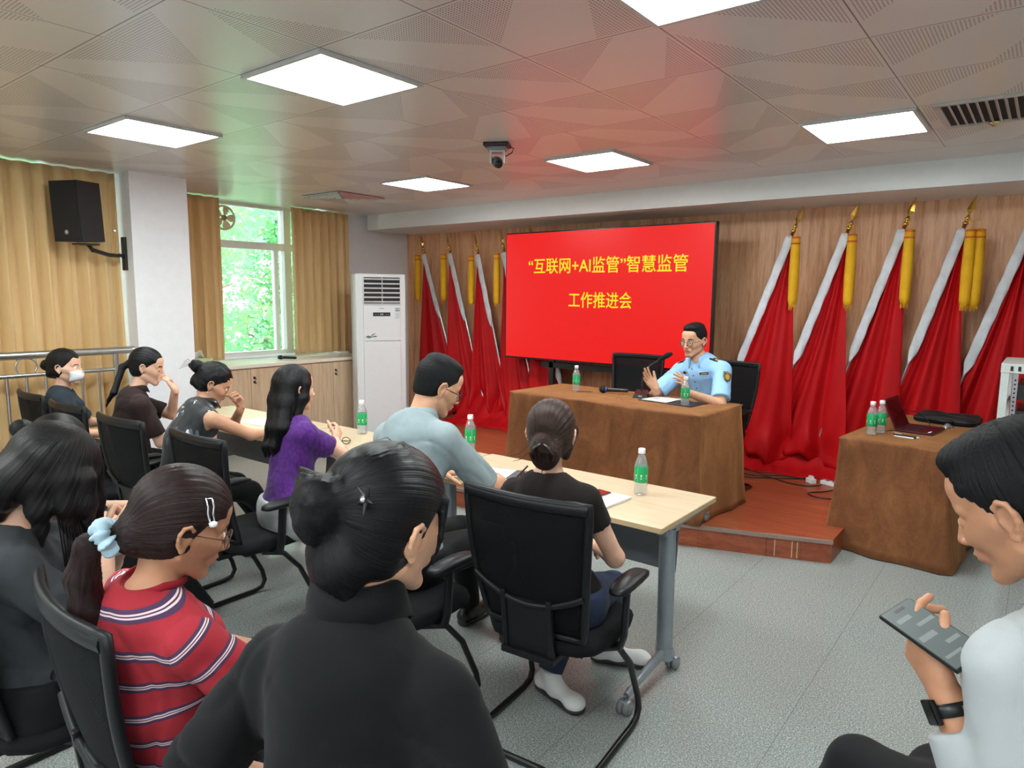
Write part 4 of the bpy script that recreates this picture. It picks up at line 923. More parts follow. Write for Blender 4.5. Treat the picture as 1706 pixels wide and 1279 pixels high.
# ---- power strip and floor cables
e = empty('power_strip', (-1.30, 6.02, ST), R(-18), 'white multi-socket power strip on the stage floor by the red cloth', 'power strip')
m = MB(); m.box((0, 0, 0.018), (0.20, 0.06, 0.034), None, 0.006); m.build('body', M_CAP, e)
for k in range(3):
    s_ = MB(); s_.box((-0.05 + k * 0.055, 0, 0.0355), (0.03, 0.03, 0.002), None); s_.build('socket', M_GREYP, e)
e = empty('power_adapter', (-1.47, 6.0, ST), R(-40), 'white plug adapter lying left of the power strip', 'adapter')
m = MB(); m.box((0, 0, 0.022), (0.08, 0.05, 0.042), None, 0.008); m.build('body', M_CAP, e); m = MB(); m.box((0, 0, 0.05), (0.04, 0.03, 0.03), None, 0.006); m.build('plug', M_CAP, e)
for lab, pts in (('black cable curving across the stage floor to the power strip', [(-2.2, 6.0, 0), (-2.0, 5.92, 0), (-1.8, 5.95, 0), (-1.6, 5.86, 0), (-1.45, 5.88, 0), (-1.38, 5.98, 0)]),
                 ('black cable along the edge of the red cloth on the stage', [(-2.25, 6.1, 0), (-2.0, 6.08, 0), (-1.85, 6.0, 0), (-1.7, 6.07, 0), (-1.5, 6.09, 0)]),
                 ('black cable crossing the two others on the stage floor', [(-2.2, 5.9, 0), (-1.95, 5.83, 0), (-1.8, 5.92, 0), (-1.62, 6.03, 0), (-1.52, 6.13, 0)]),
                 ('thin cable looping below the power strip, beside the brown cloth', [(-1.22, 5.98, 0), (-1.30, 5.80, 0), (-1.40, 5.66, 0), (-1.32, 5.58, 0), (-1.18, 5.62, 0), (-1.08, 5.70, 0)])):
    P = [V(p) + V((0, 0, ST + 0.005)) for p in pts]; Q = []
    for i in range(len(P) - 1):
        p0, p1, p2, p3 = P[max(i - 1, 0)], P[i], P[i + 1], P[min(i + 2, len(P) - 1)]
        for k in range(6):
            u_ = k / 6; Q.append(0.5 * ((2 * p1) + (p2 - p0) * u_ + (2 * p0 - 5 * p1 + 4 * p2 - p3) * u_ * u_ + (3 * p1 - p0 - 3 * p2 + p3) * u_ ** 3))
    Q.append(P[-1]); m = MB(); m.tube(Q, 0.0045, 6); tag(m.build('floor_cable', M_BLK), lab, 'cable')
# ================================================================== SIGNED DISTANCE MODELLING (for the people)
def npv(p): return np.array((p[0], p[1], p[2]), float)
class Field:
    def __init__(s): s.ops = []
    def cone(s, a, b, r1, r2=None, k=0.02, sq=None, sub=False, cap=False, capa=False):
        """tapered capsule; sq=(axis, factor) flattens it along axis; cap cuts it flat at b"""
        a = npv(a); b = npv(b); r2 = r1 if r2 is None else r2; rm = max(r1, r2) * (1.0)
        lo = np.minimum(a, b) - rm; hi = np.maximum(a, b) + rm
        M = None
        if sq is not None:
            n = npv(sq[0]); n = n / np.linalg.norm(n); M = np.eye(3) + (sq[1] - 1) * np.outer(n, n)
        def f(X, Y, Z, a=a, b=b, M=M):
            px, py, pz = X - a[0], Y - a[1], Z - a[2]; ba = b - a
            if M is not None:
                px, py, pz = (M[0, 0] * px + M[0, 1] * py + M[0, 2] * pz, M[1, 0] * px + M[1, 1] * py + M[1, 2] * pz, M[2, 0] * px + M[2, 1] * py + M[2, 2] * pz); bb_ = M @ ba
            else: bb_ = ba
            L2 = bb_ @ bb_ + 1e-12; t = (px * bb_[0] + py * bb_[1] + pz * bb_[2]) / L2; tc = np.clip(t, 0, 1)
            d = np.sqrt((px - tc * bb_[0]) ** 2 + (py - tc * bb_[1]) ** 2 + (pz - tc * bb_[2]) ** 2) - (r1 + (r2 - r1) * tc)
            if M is not None: d = d / (1 + 0.35 * (sq[1] - 1))
            if cap: d = np.maximum(d, (t - 1) * math.sqrt(L2))
            if capa: d = np.maximum(d, -t * math.sqrt(L2))
            return d
        s.ops.append(('s' if sub else 'u', f, lo, hi, k)); return s
    def ell(s, c, r, rot=None, k=0.02, sub=False):
        c = npv(c); r = npv(r); A = np.eye(3) if rot is None else np.array(rot).T    # rows: local axes
        h = np.abs(A.T) @ r; lo = c - h; hi = c + h
        def f(X, Y, Z):
            px, py, pz = X - c[0], Y - c[1], Z - c[2]
            qx = (A[0, 0] * px + A[0, 1] * py + A[0, 2] * pz) / r[0]; qy = (A[1, 0] * px + A[1, 1] * py + A[1, 2] * pz) / r[1]; qz = (A[2, 0] * px + A[2, 1] * py + A[2, 2] * pz) / r[2]
            k0 = np.sqrt(qx * qx + qy * qy + qz * qz); k1 = np.sqrt((qx / r[0]) ** 2 + (qy / r[1]) ** 2 + (qz / r[2]) ** 2) + 1e-9
            return k0 * (k0 - 1) / k1
        s.ops.append(('s' if sub else 'u', f, lo, hi, k)); return s
    def plane(s, p, n, k=0.005, lo=None, hi=None):
        """keeps the side the normal points away from"""
        p = npv(p); n = npv(n); n = n / np.linalg.norm(n)
        s.ops.append(('i', lambda X, Y, Z: (X - p[0]) * n[0] + (Y - p[1]) * n[1] + (Z - p[2]) * n[2], lo, hi, k)); return s
    def disp(s, f): s.ops.append(('d', f, None, None, 0)); return s
    def bounds(s, pad=0.02):
        lo = np.min([o[2] for o in s.ops if o[0] == 'u'], axis=0) - pad; hi = np.max([o[3] for o in s.ops if o[0] == 'u'], axis=0) + pad; return lo, hi
    def grid(s, lo, hi, h):
        n = np.maximum(np.ceil((hi - lo) / h).astype(int) + 1, 3); ax = [lo[i] + h * np.arange(n[i]) for i in range(3)]
        Vv = np.full(n, 0.3)
        for (op, f, blo, bhi, k) in s.ops:
            if op == 'd':
                Vv += f(ax[0][:, None, None], ax[1][None, :, None], ax[2][None, None, :]); continue
            if blo is None: sl = [slice(0, n[i]) for i in range(3)]
            else:
                m = k + 2 * h + 0.012; sl = []
                for i in range(3):
                    a = int(np.floor((blo[i] - m - lo[i]) / h)); b = int(np.ceil((bhi[i] + m - lo[i]) / h)) + 1
                    sl.append(slice(max(0, min(a, n[i])), max(0, min(b, n[i]))))
                if any(q.stop <= q.start for q in sl): continue
            d = f(ax[0][sl[0]][:, None, None], ax[1][sl[1]][None, :, None], ax[2][sl[2]][None, None, :])
            cur = Vv[sl[0], sl[1], sl[2]]
            if op == 'u':
                hh = np.clip(0.5 + 0.5 * (cur - d) / k, 0, 1); new = cur * (1 - hh) + d * hh - k * hh * (1 - hh)
            else:
                if op == 's': d = -d
                hh = np.clip(0.5 - 0.5 * (cur - d) / k, 0, 1); new = cur * (1 - hh) + d * hh + k * hh * (1 - hh)
            Vv[sl[0], sl[1], sl[2]] = new
        return Vv
    def mesh(s, h, lo=None, hi=None, pad=0.02):
        if lo is None: lo, hi = s.bounds(pad)
        return surface_nets(s.grid(lo, hi, h), lo, h)
def surface_nets(A, lo, h):
    s = A < 0
    c = [A[i:A.shape[0] - 1 + i, j:A.shape[1] - 1 + j, k:A.shape[2] - 1 + k] for i in (0, 1) for j in (0, 1) for k in (0, 1)]
    cs = [q < 0 for q in c]; anyv = cs[0].copy(); allv = cs[0].copy()
    for q in cs[1:]: anyv |= q; allv &= q
    act = anyv & ~allv; idx = np.nonzero(act); n = len(idx[0])
    if n == 0: return np.zeros((0, 3)), np.zeros((0, 4), int)
    cv = [q[idx] for q in c]; off = [(i, j, k) for i in (0, 1) for j in (0, 1) for k in (0, 1)]
    P = np.zeros((n, 3)); W = np.zeros(n)
    for a in range(8):
        for b in range(a + 1, 8):
            if sum(abs(off[a][q] - off[b][q]) for q in range(3)) != 1: continue
            m = (cv[a] < 0) != (cv[b] < 0); t = np.where(m, cv[a] / np.where(m, cv[a] - cv[b], 1), 0)
            for q in range(3): P[:, q] += np.where(m, off[a][q] + t * (off[b][q] - off[a][q]), 0)
            W += m
    P /= W[:, None]; verts = lo + h * (P + np.stack(idx, 1))
    I = np.full(act.shape, -1, int); I[idx] = np.arange(n); F = []
    for ax in range(3):
        sl0 = [slice(None)] * 3; sl1 = [slice(None)] * 3; sl0[ax] = slice(0, -1); sl1[ax] = slice(1, None)
        s0 = s[tuple(sl0)]; s1 = s[tuple(sl1)]; b, c_ = [q for q in range(3) if q != ax]
        for sign in (0, 1):
            e = (s0 & ~s1) if sign == 0 else (~s0 & s1); q = np.stack(np.nonzero(e), 1)
            q = q[(q[:, b] > 0) & (q[:, c_] > 0) & (q[:, b] < act.shape[b]) & (q[:, c_] < act.shape[c_])]
            if len(q) == 0: continue
            def at(db, dc):
                r = q.copy(); r[:, b] += db; r[:, c_] += dc; return I[r[:, 0], r[:, 1], r[:, 2]]
            quad = np.stack([at(-1, -1), at(0, -1), at(0, 0), at(-1, 0)], 1)
            if (sign == 1) != (ax == 1): quad = quad[:, ::-1]
            F.append(quad)
    F = np.concatenate(F) if F else np.zeros((0, 4), int); F = F[(F >= 0).all(1)]
    return verts, F
def smooth(v, f, it=1, lam=0.5):
    if it == 0 or len(f) == 0: return v
    e = np.concatenate([f[:, [0, 1]], f[:, [1, 2]], f[:, [2, 3]], f[:, [3, 0]]]); e = np.concatenate([e, e[:, ::-1]])
    for _ in range(it):
        acc = np.stack([np.bincount(e[:, 0], v[e[:, 1], q], len(v)) for q in range(3)], 1); cnt = np.maximum(np.bincount(e[:, 0], minlength=len(v)), 1)
        v = v + lam * (acc / cnt[:, None] - v)
    return v
def to_mesh(name, parts, mats, parent=None, matfn=None, flow=None):
    vs = []; fs = []; o = 0
    for v, f in parts: vs.append(v); fs.append(f + o); o += len(v)
    v = np.concatenate(vs); f = np.concatenate(fs); me = bpy.data.meshes.new(name)
    me.vertices.add(len(v)); me.vertices.foreach_set('co', v.astype(np.float32).ravel())
    me.loops.add(len(f) * 4); me.loops.foreach_set('vertex_index', f.astype(np.int32).ravel())
    me.polygons.add(len(f)); me.polygons.foreach_set('loop_start', np.arange(0, len(f) * 4, 4, dtype=np.int32)); me.polygons.foreach_set('loop_total', np.full(len(f), 4, np.int32))
    for m in (mats if isinstance(mats, (list, tuple)) else [mats]): me.materials.append(m)
    if matfn is not None:
        mi = matfn(v[f].mean(1)); me.polygons.foreach_set('material_index', mi.astype(np.int32))
    me.update(calc_edges=True); me.polygons.foreach_set('use_smooth', np.ones(len(f), bool))
    if flow is not None:
        at = me.attributes.new('flow', 'FLOAT_VECTOR', 'POINT'); at.data.foreach_set('vector', flow(v).astype(np.float32).ravel())
    me.validate(); o = bpy.data.objects.new(name, me); COL.objects.link(o)
    if parent: o.parent = parent
    return o
def wrinkle(amp, seed, f=None, warp=0.6, mask=None):
    """soft undulation plus sparse pinched creases"""
    r = np.random.default_rng(seed); K = r.normal(size=(4, 3)); K /= np.linalg.norm(K, axis=1)[:, None]; K *= np.array((26, 34, 30, 22))[:, None]; K[:, 2] *= .75; ph = r.uniform(0, 6.28, 12); G = r.normal(size=(4, 3)) * 7
    def g(X, Y, Z):
        w = .55 * np.sin(15 * X + 12 * Y + ph[0]) + .55 * np.sin(13 * Z - 11 * X + ph[1]) + .4 * np.sin(17 * Y + 9 * Z + ph[2]); t = 0
        for q in range(4):
            n = np.sin(K[q, 0] * X + K[q, 1] * Y + K[q, 2] * Z + ph[4 + q] + w * 2.2); m = np.clip(.5 + .8 * np.sin(G[q, 0] * X + G[q, 1] * Y + G[q, 2] * Z + ph[8 + q]), 0, 1)
            t = t + m * (1 - np.abs(n)) ** 3 - .12 * n
        t = amp * .85 * (t - .3)
        return t if mask is None else t * mask(X, Y, Z)
    return g

# ------------------------------------------------------------------ people materials
def skin(name, col):
    t = NT(name); v = t.coord(); lo = tuple(c * 0.93 for c in col[:3]) + (1,); hi = tuple(min(1, c * 1.05) for c in col[:3]) + (1,)
    t.base(t.ramp(t.noise(v, 28, 3), [(0.3, lo), (0.7, hi)])); t.set(rough=0.5, spec=0.4, sss=0.12); t.b.inputs['Subsurface Radius'].default_value = (0.012, 0.005, 0.003); t.b.inputs['Subsurface Scale'].default_value = 0.6
    t.bump(t.noise(v, 500, 2), 0.06, 0.001); return t.m
SK_L = skin('light_skin', srgb(226, 178, 152)); SK_M = skin('medium_skin', srgb(206, 156, 126)); SK_T = skin('tan_skin', srgb(186, 134, 104))
M_LIP = plain('lip', srgb(176, 96, 88), 0.4); M_EYEW = plain('eye_white', srgb(232, 228, 222), 0.25); M_IRIS = plain('dark_iris', srgb(28, 18, 14), 0.15)
def hairmat(name, c0, c1, rough=0.38, sc=60):
    t = NT(name); at = t.new('Attribute'); at.attribute_name = 'flow'; mp = t.new('Mapping'); mp.inputs['Scale'].default_value = (sc, sc * 0.04, 1); t.lk(at.outputs['Vector'], mp.inputs['Vector'])
    n = t.noise(mp.outputs[0], 1.0, 3, 0.7); mp2 = t.new('Mapping'); mp2.inputs['Scale'].default_value = (sc * 0.22, sc * 0.03, 1); t.lk(at.outputs['Vector'], mp2.inputs['Vector']); n2 = t.noise(mp2.outputs[0], 1.0, 2)
    f = t.math('ADD', t.math('MULTIPLY', n, 0.6), t.math('MULTIPLY', n2, 0.4)); t.base(t.ramp(f, [(0.32, c0), (0.68, c1)])); t.set(rough=rough, spec=0.25)
    t.bump(f, 0.8, 0.006); return t.m
H_BLK = hairmat('black_hair', srgb(3, 3, 5), srgb(20, 20, 24), 0.34, 34); H_SFT = hairmat('soft_black_hair', srgb(6, 5, 6), srgb(22, 18, 19)); H_BRN = hairmat('dark_brown_hair', srgb(28, 18, 15), srgb(66, 44, 36)); H_RED = hairmat('reddish_black_hair', srgb(16, 9, 10), srgb(48, 27, 26))
H_SHORT = hairmat('short_black_hair', srgb(5, 5, 7), srgb(20, 20, 23), 0.6, 40)

def hframe(yaw, pitch=0, roll=0):
    """head axes: x right of the person, y face, z up. yaw CCW from +Y, pitch down +, roll toward right shoulder +"""
    return np.array((Matrix.Rotation(R(yaw), 3, 'Z') @ Matrix.Rotation(R(-pitch), 3, 'X') @ Matrix.Rotation(R(roll), 3, 'Y')))
def ang_flow(c, ax, hs=1.0):
    """hair flow: angle about an axis through c, distance along it"""
    c = npv(c); ax = npv(ax); ax /= np.linalg.norm(ax); u = np.cross(ax, (0.31, 0.2, 0.93)); u /= np.linalg.norm(u); w = np.cross(ax, u)
    def g(v):
        p = v - c; a = np.arctan2(p @ w, p @ u); return np.stack([a, np.linalg.norm(p, axis=1), np.zeros(len(v))], 1)
    return g

# ------------------------------------------------------------------ head, hand and body builders
def head_prims(F, C, Rm, s=1.0, fem=True, ears=True, lids=False):
    L = lambda x, y, z: C + Rm @ (np.array((x, y, z)) * s)
    F.ell(L(0, -.014, .042), np.array((.0755, .092, .080)) * s, Rm, .01)
    F.ell(L(0, .030, -.012), np.array((.061, .060, .082)) * s, Rm, .025)
    jw = .048 if fem else .053
    for sx in (-1, 1):
        F.cone(L(sx * jw, .002, -.050), L(sx * .016, .070, -.094), .020 * s, .015 * s, .022)
        F.cone(L(sx * .058, .018, -.005), L(sx * .034, .070, -.022), .020 * s, .017 * s, .022)
        F.cone(L(sx * .010, .083, .024), L(sx * .045, .068, .024), .010 * s, .009 * s, .012)
    F.ell(L(0, .072, -.093), np.array((.021, .017, .016)) * s, Rm, .014)
    F.ell(L(0, .060, .058), np.array((.052, .026, .030)) * s, Rm, .03)
    for sx in (-1, 1): F.ell(L(sx * .031, .094, .004), np.array((.017, .013, .0095)) * s, Rm, .012, sub=True)
    for sx in (-1, 1):
        F.ell(L(sx * .031, .0735, .003), np.array((.0145, .0145, .0125)) * s, Rm, .003)
        if lids: F.cone(L(sx * .019, .086, .001), L(sx * .043, .080, .001), .0035 * s, .003 * s, .004)
    F.cone(L(0, .087, .016), L(0, .107, -.024), .0065 * s, .0095 * s, .010)
    F.ell(L(0, .109, -.029), np.array((.0095, .0095, .008)) * s, Rm, .006)
    for sx in (-1, 1): F.ell(L(sx * .0115, .1, -.031), np.array((.0075, .009, .0065)) * s, Rm, .006)
    F.ell(L(0, .082, -.055), np.array((.030, .016, .020)) * s, Rm, .015)
    F.ell(L(0, .0945, -.0525), np.array((.021, .0075, .0050)) * s, Rm, .004); F.ell(L(0, .0925, -.0625), np.array((.018, .0075, .0058)) * s, Rm, .004)
    F.cone(L(-.022, .096, -.0575), L(.022, .096, -.0575), .0016 * s, .0016 * s, .003, sub=True)
    if ears:
        for sx in (-1, 1):
            if ears == 'r' and sx < 0: continue
            if ears == 'l' and sx > 0: continue
            e = lambda x, y, z: L(sx * (.076 + x), y, z)
            F.ell(e(.003, -.008, -.004), np.array((.007, .016, .027)) * s, Rm, .006)
            pts = [e(.000, .006, .008), e(.008, .004, .020), e(.013, -.006, .027), e(.017, -.018, .022), e(.018, -.023, .008), e(.015, -.021, -.006), e(.010, -.014, -.018), e(.006, -.006, -.027)]
            for a, b in zip(pts[:-1], pts[1:]): F.cone(a, b, .0042 * s, .0042 * s, .004)
            F.ell(e(.005, -.004, -.029), np.array((.006, .007, .009)) * s, Rm, .004)
            F.ell(e(.014, -.006, .000), np.array((.008, .009, .015)) * s, Rm, .004, sub=True)
            F.ell(e(.004, .004, -.004), np.array((.005, .004, .006)) * s, Rm, .003)
FING = [(.028, .086, (.040, .025, .021), .0088), (.009, .090, (.045, .029, .022), .0092), (-.010, .086, (.042, .027, .021), .0088), (-.028, .078, (.033, .020, .019), .0078)]
def hand_prims(F, W, fd, pn, side, s=1.0, curl=(20, 20, 20, 20), spread=3, thumb=(0.6, 0.65, 0.35, 15)):
    W = npv(W); f = npv(fd); f /= np.linalg.norm(f); n = npv(pn); n = n - f * (n @ f); n /= np.linalg.norm(n); t = np.cross(f, n) * side; s_ = s
    F.cone(W - f * .02 * s, W + f * .012 * s, .022 * s, .022 * s, .012, sq=(n, 1.35))
    curl = list(curl) if isinstance(curl, (list, tuple)) else [curl] * 4
    for q, (o, l, seg, r) in enumerate(FING):
        kn = W + f * l * s + t * o * s
        F.cone(W + f * .015 * s + t * o * .55 * s, kn, .0155 * s, .0112 * s, .012)
        a = R(curl[q]); tot = 0; p = kn; sp = R(spread) * (1.5 - q); fs = f * cos(sp) + t * sin(sp)
        for i, L in enumerate(seg):
            tot += a * (0.75, 1.0, 0.65)[i]; d = fs * cos(tot) + n * sin(tot); e = p + d * L * s
            F.cone(p, e, (r - .0006 * i) * s, (r - .0006 * (i + 1)) * s, .0035); p = e
    cf, ct, cn, bend = thumb; d = f * cf + t * ct + n * cn; d /= np.linalg.norm(d); b = W + f * .022 * s + t * .024 * s; p = b; g = R(bend)
    F.cone(W + f * .03 * s, b, .016 * s, .016 * s, .012)
    for i, (L, r) in enumerate(((.042, .0125), (.031, .0105), (.026, .0095))):
        e = p + d * L * s; F.cone(p, e, r * s, (r - .0012) * s, .006); p = e
        d = d * cos(g) + (f * 0.7 + n * 0.5) * sin(g); d /= np.linalg.norm(d)
def ik(S, T, l1, l2, pole):
    S = npv(S); T = npv(T); d = T - S; L = np.linalg.norm(d)
    if L > (l1 + l2) * 0.995: T = S + d / L * (l1 + l2) * 0.995; d = T - S; L = np.linalg.norm(d)
    u = d / L; a = (l1 * l1 - l2 * l2 + L * L) / (2 * L); h = math.sqrt(max(l1 * l1 - a * a, 0)); p = npv(pole); p = p - u * (p @ u); p /= np.linalg.norm(p)
    return S + u * a + p * h, T
def yawv(a): return np.array((-sin(R(a)), cos(R(a)), 0.0))
def sidev(a): return np.array((cos(R(a)), sin(R(a)), 0.0))

class Person:
    """hip, neck: world points; head: world centre between the ears; yaws in degrees (0 looks along +Y)"""
    def __init__(p, label, hip, neck, head, hy, hp=0, hr=0, sy=0, py=0, male=False, s=1.0, sw=None, skinm=None, hunch=0.03, drop=0.0):
        p.label = label; p.hip = npv(hip); p.neck = npv(neck); p.C = npv(head); p.Rh = hframe(hy, hp, hr); p.sy = sy; p.py = py; p.male = male; p.s = s; p.skinm = skinm or SK_M
        sp = p.neck - p.hip; p.up = sp / np.linalg.norm(sp); fw = yawv(sy); p.fw = fw - p.up * (fw @ p.up); p.fw /= np.linalg.norm(p.fw)
        p.mid = p.hip + sp * 0.5 - p.fw * hunch; p.chest = p.hip + sp * 0.78 - p.fw * hunch * 0.5
        sw = sw or (.178 if male else .158); p.rt = np.cross(p.fw, p.up); p.rt /= np.linalg.norm(p.rt)
        p.Sh = {}; 
        for q in (-1, 1): p.Sh[q] = p.neck + p.rt * q * sw * s - p.up * ((.088 if male else .082) + drop) * s
        p.l1 = (.30 if male else .275) * s; p.l2 = (.255 if male else .235) * s; p.arm = {}; p.leg = {}; p.hands = {}
        p.kids = []
    def arms(p, q, wrist, pole, fd=None, pn=(0, 0, -1), show=True, **kw):
        E, W = ik(p.Sh[q], wrist, p.l1, p.l2, pole); p.arm[q] = (E, W)
        if fd is None: fd = W - E
        p.hands[q] = (W, fd, pn, show, kw)
    def legs(p, q, foot, pole=(0, 1, .4), toe=None, spread=.09):
        Hj = p.hip + sidev(p.py) * q * spread * p.s + yawv(p.py) * .03; T1 = (.43 if p.male else .405) * p.s; T2 = (.42 if p.male else .39) * p.s
        K, A = ik(Hj, foot, T1, T2, pole); p.leg[q] = (Hj, K, A, npv(toe) if toe is not None else yawv(p.py))
    def torso(p, F, e=0.0, k=.04):
        s = p.s; m = p.male; fw = p.fw
        ws = (.150, .128, .150, .135) if m else (.158, .118, .128, .115); ws = [w * s + e for w in ws]
        k = .028
        F.cone(p.hip + p.rt * .055 * s, p.hip - p.rt * .055 * s, ws[0] * .80, ws[0] * .80, k, sq=(fw, 1.15))
        F.cone(p.hip + p.up * .03, p.mid, ws[0] * .90, ws[1] * .96, k, sq=(fw, 1.25)); F.cone(p.mid, p.chest, ws[1] * .96, ws[2] * .95, k, sq=(fw, 1.34))
        F.cone(p.chest, p.neck - p.up * .115 * s, ws[2] * .95, ws[3] * .82, k, sq=(fw, 1.5))
        r = (.050 if m else .042) * s + e * .75
        for q in (-1, 1):
            F.cone(p.neck - p.up * .075 * s + p.rt * q * .03 * s, p.Sh[q] - p.rt * q * .01, r * 1.15, r * .98, .03, sq=(fw, 1.1))
            F.cone(p.neck - p.up * .018 * s + p.rt * q * .012, p.Sh[q] + p.up * .012 - p.rt * q * .03, r * .78, r * .72, .03)
            F.cone(p.Sh[q] - p.rt * q * .02, p.Sh[q] - p.up * .12 * s - p.rt * q * .05 * s, r * 1.0, r * .9, .03)
        if not m:
            for q in (-1, 1): F.ell(p.chest + p.fw * (.062 * s + e * .6) + p.rt * q * .062 * s - p.up * .035 * s, np.array((.058, .05, .055)) * s + e * .7, None, .04)
    def armp(p, F, q, e=0.0, frm=0.0, to=1.0, cap=False, pull=0.0):
        S = p.Sh[q]; E, W = p.arm[q]; s = p.s; r = (.049, .040, .041, .027) if p.male else (.044, .035, .036, .0235); r = [r[0] * s + e * .8, r[1] * s + e + pull, r[2] * s + e + pull, r[3] * s + e + pull * .5]
        if to <= 1.0:
            T = S + (E - S) * to; F.cone(S, T, r[0], r[0] + (r[1] - r[0]) * to, .025, cap=cap)
        else:
            F.cone(S, E, r[0], r[1], .025); t = to - 1.0; T = E + (W - E) * t; F.cone(E, T, r[2], r[2] + (r[3] - r[2]) * t, .02, cap=cap)
    def body(p, near=False, ears=True, headh=None, lids=False, legskin=False, hid_h=.011, handh=None):
        F = Field(); s = p.s; p.torso(F)
        nb = p.neck + p.up * .0; nt = p.C + p.Rh @ np.array((0, -.022, -.055)) * s; rn = (.056, .054) if p.male else (.048, .045)
        F.cone(nb - p.up * .05, nt, rn[0] * s * 1.05, rn[1] * s, .03)
        head_prims(F, p.C, p.Rh, s * (1.03 if p.male else 1.0), not p.male, ears, lids)
        for q in p.arm: p.armp(F, q, 0, 0, 2.0)
        for q, (W, fd, pn, show, kw) in p.hands.items():
            if show: hand_prims(F, W, fd, pn, q, s * (1.0 if p.male else .92), **kw)
        for q, (Hj, K, A, toe) in p.leg.items():
            F.cone(Hj, K, .072 * s, .05 * s, .04); F.cone(K, A, .048 * s, .032 * s, .03)
        parts = []; lo, hi = F.bounds(.02)
        hh = headh or (.0032 if near else .005)
        boxes = [(p.C - .165 * s, p.C + .15 * s, hh, 0)]
        for q, (W, fd, pn, show, kw) in p.hands.items():
            if show: f = npv(fd) / np.linalg.norm(npv(fd)); c = W + f * .075; boxes.append((c - .125 * s, c + .125 * s, handh or (.0028 if near else .004), 0))
        v, f = F.mesh(hid_h, lo, hi)
        c = v[f].mean(1); keep = np.ones(len(f), bool)
        for (bl, bh, h, _) in boxes: keep &= ~((c > bl + 1.6 * hid_h) & (c < bh - 1.6 * hid_h)).all(1)
        parts.append((v, f[keep]))
        done = []
        for (bl, bh, h, _) in boxes:
            v, f = F.mesh(h, bl, bh); c = v[f].mean(1); keep = np.ones(len(f), bool)
            for (al, ah) in done: keep &= ~((c > al + 2 * h) & (c < ah - 2 * h)).all(1)
            parts.append((v, f[keep])); done.append((bl, bh))
        C, Rh, sc = p.C, p.Rh, s * (1.03 if p.male else 1.0)
        def mf(c):
            l = ((c - C) @ Rh) / sc; lip = ((l[:, 0] / .023) ** 2 + ((l[:, 2] + .0575) / .0095) ** 2 < 1) & (l[:, 1] > .0885)
            br = (np.abs(np.abs(l[:, 0]) - .032) < .017) & (np.abs(l[:, 2] - .0295 + (np.abs(l[:, 0]) - .032) ** 2 * 18) < .0035) & (l[:, 1] > .05)
            lash = (np.abs(np.abs(l[:, 0]) - .031) < .0135) & (np.abs(l[:, 2] + .0045 - 12 * (np.abs(l[:, 0]) - .031) ** 2) < .0016) & (l[:, 1] > .07) if lids else np.zeros(len(l), bool)
            return np.where(lip, 1, np.where(br | lash, 2, 0))
        o = to_mesh('person', parts, [p.skinm, M_LIP, H_SHORT], None, mf); tag(o, p.label, 'person'); p.o = o
        if not lids:
            for sx in (-1, 1):
                m = MB(); m.lathe([(0.0, -.0128), (.009, -.009), (.0126, 0), (.009, .009), (.006, .0112)], (0, 0, 0), 18); m.lathe([(.0062, .0110), (.0045, .0119), (0, .0124)], (0, 0, 0), 16, mi=1)
                M = Matrix(Rh.tolist()).to_4x4(); M.translation = V(C + Rh @ (np.array((sx * .031, .0772, .003)) * sc)); m.xf(M @ Matrix.Rotation(-pi / 2, 4, 'X')); m.build('eye', [M_EYEW, M_IRIS], o)
        return o
    def shirt(p, mat, name='shirt', e=.014, sleeve=.75, h=.008, hem=0.0, neck=(.075, .01), disp=None, hang=None, matfn=None, cuff=None, vneck=0, armpull=0.0, extra=None, post=None):
        F = Field(); p.torso(F, e)
        for q in p.arm:
            if sleeve > 0: p.armp(F, q, e, 0, sleeve, cap=True, pull=armpull)
        if extra: extra(F)
        if disp: F.disp(disp)
        F.ell(p.neck + p.up * (.045 + neck[1]) + p.fw * .014, (neck[0], neck[0] * .95, .062), None, .006, sub=True)
        if post: post(F)
        if vneck: F.cone(p.neck + p.up * .05 + p.fw * .06, p.neck - p.up * vneck + p.fw * .13, .05, .012, .006, sub=True)
        if hem is not None: F.plane(p.hip + p.up * hem - p.fw * .0, -p.up, .006)
        v, f = F.mesh(h); v = smooth(v, f, 1, .4); o = to_mesh(name, [(v, f)], mat, p.o, matfn); return o
    def pants(p, mat, name='trousers', e=.014, h=.011, waist=.06, length=1.0, disp=None):
        F = Field(); s = p.s
        F.cone(p.hip + p.rt * .06 * s, p.hip - p.rt * .06 * s, .138 * s + e, .138 * s + e, .04, sq=(p.fw, 1.15)); F.cone(p.hip, p.hip + p.up * (waist + .03), .15 * s + e * .4, .142 * s + e * .4, .03, sq=(p.fw, 1.2))
        for q, (Hj, K, A, toe) in p.leg.items():
            F.cone(Hj, K, .085 * s + e, .06 * s + e, .035)
            if length > 0: F.cone(K, K + (A - K) * length, .058 * s + e, .042 * s + e, .025, cap=True)
        if disp: F.disp(disp)
        F.plane(p.hip + np.array((0, 0, waist)), (0, 0, 1), .005)
        v, f = F.mesh(h); return to_mesh(name, [(smooth(v, f, 1, .4), f)], mat, p.o)
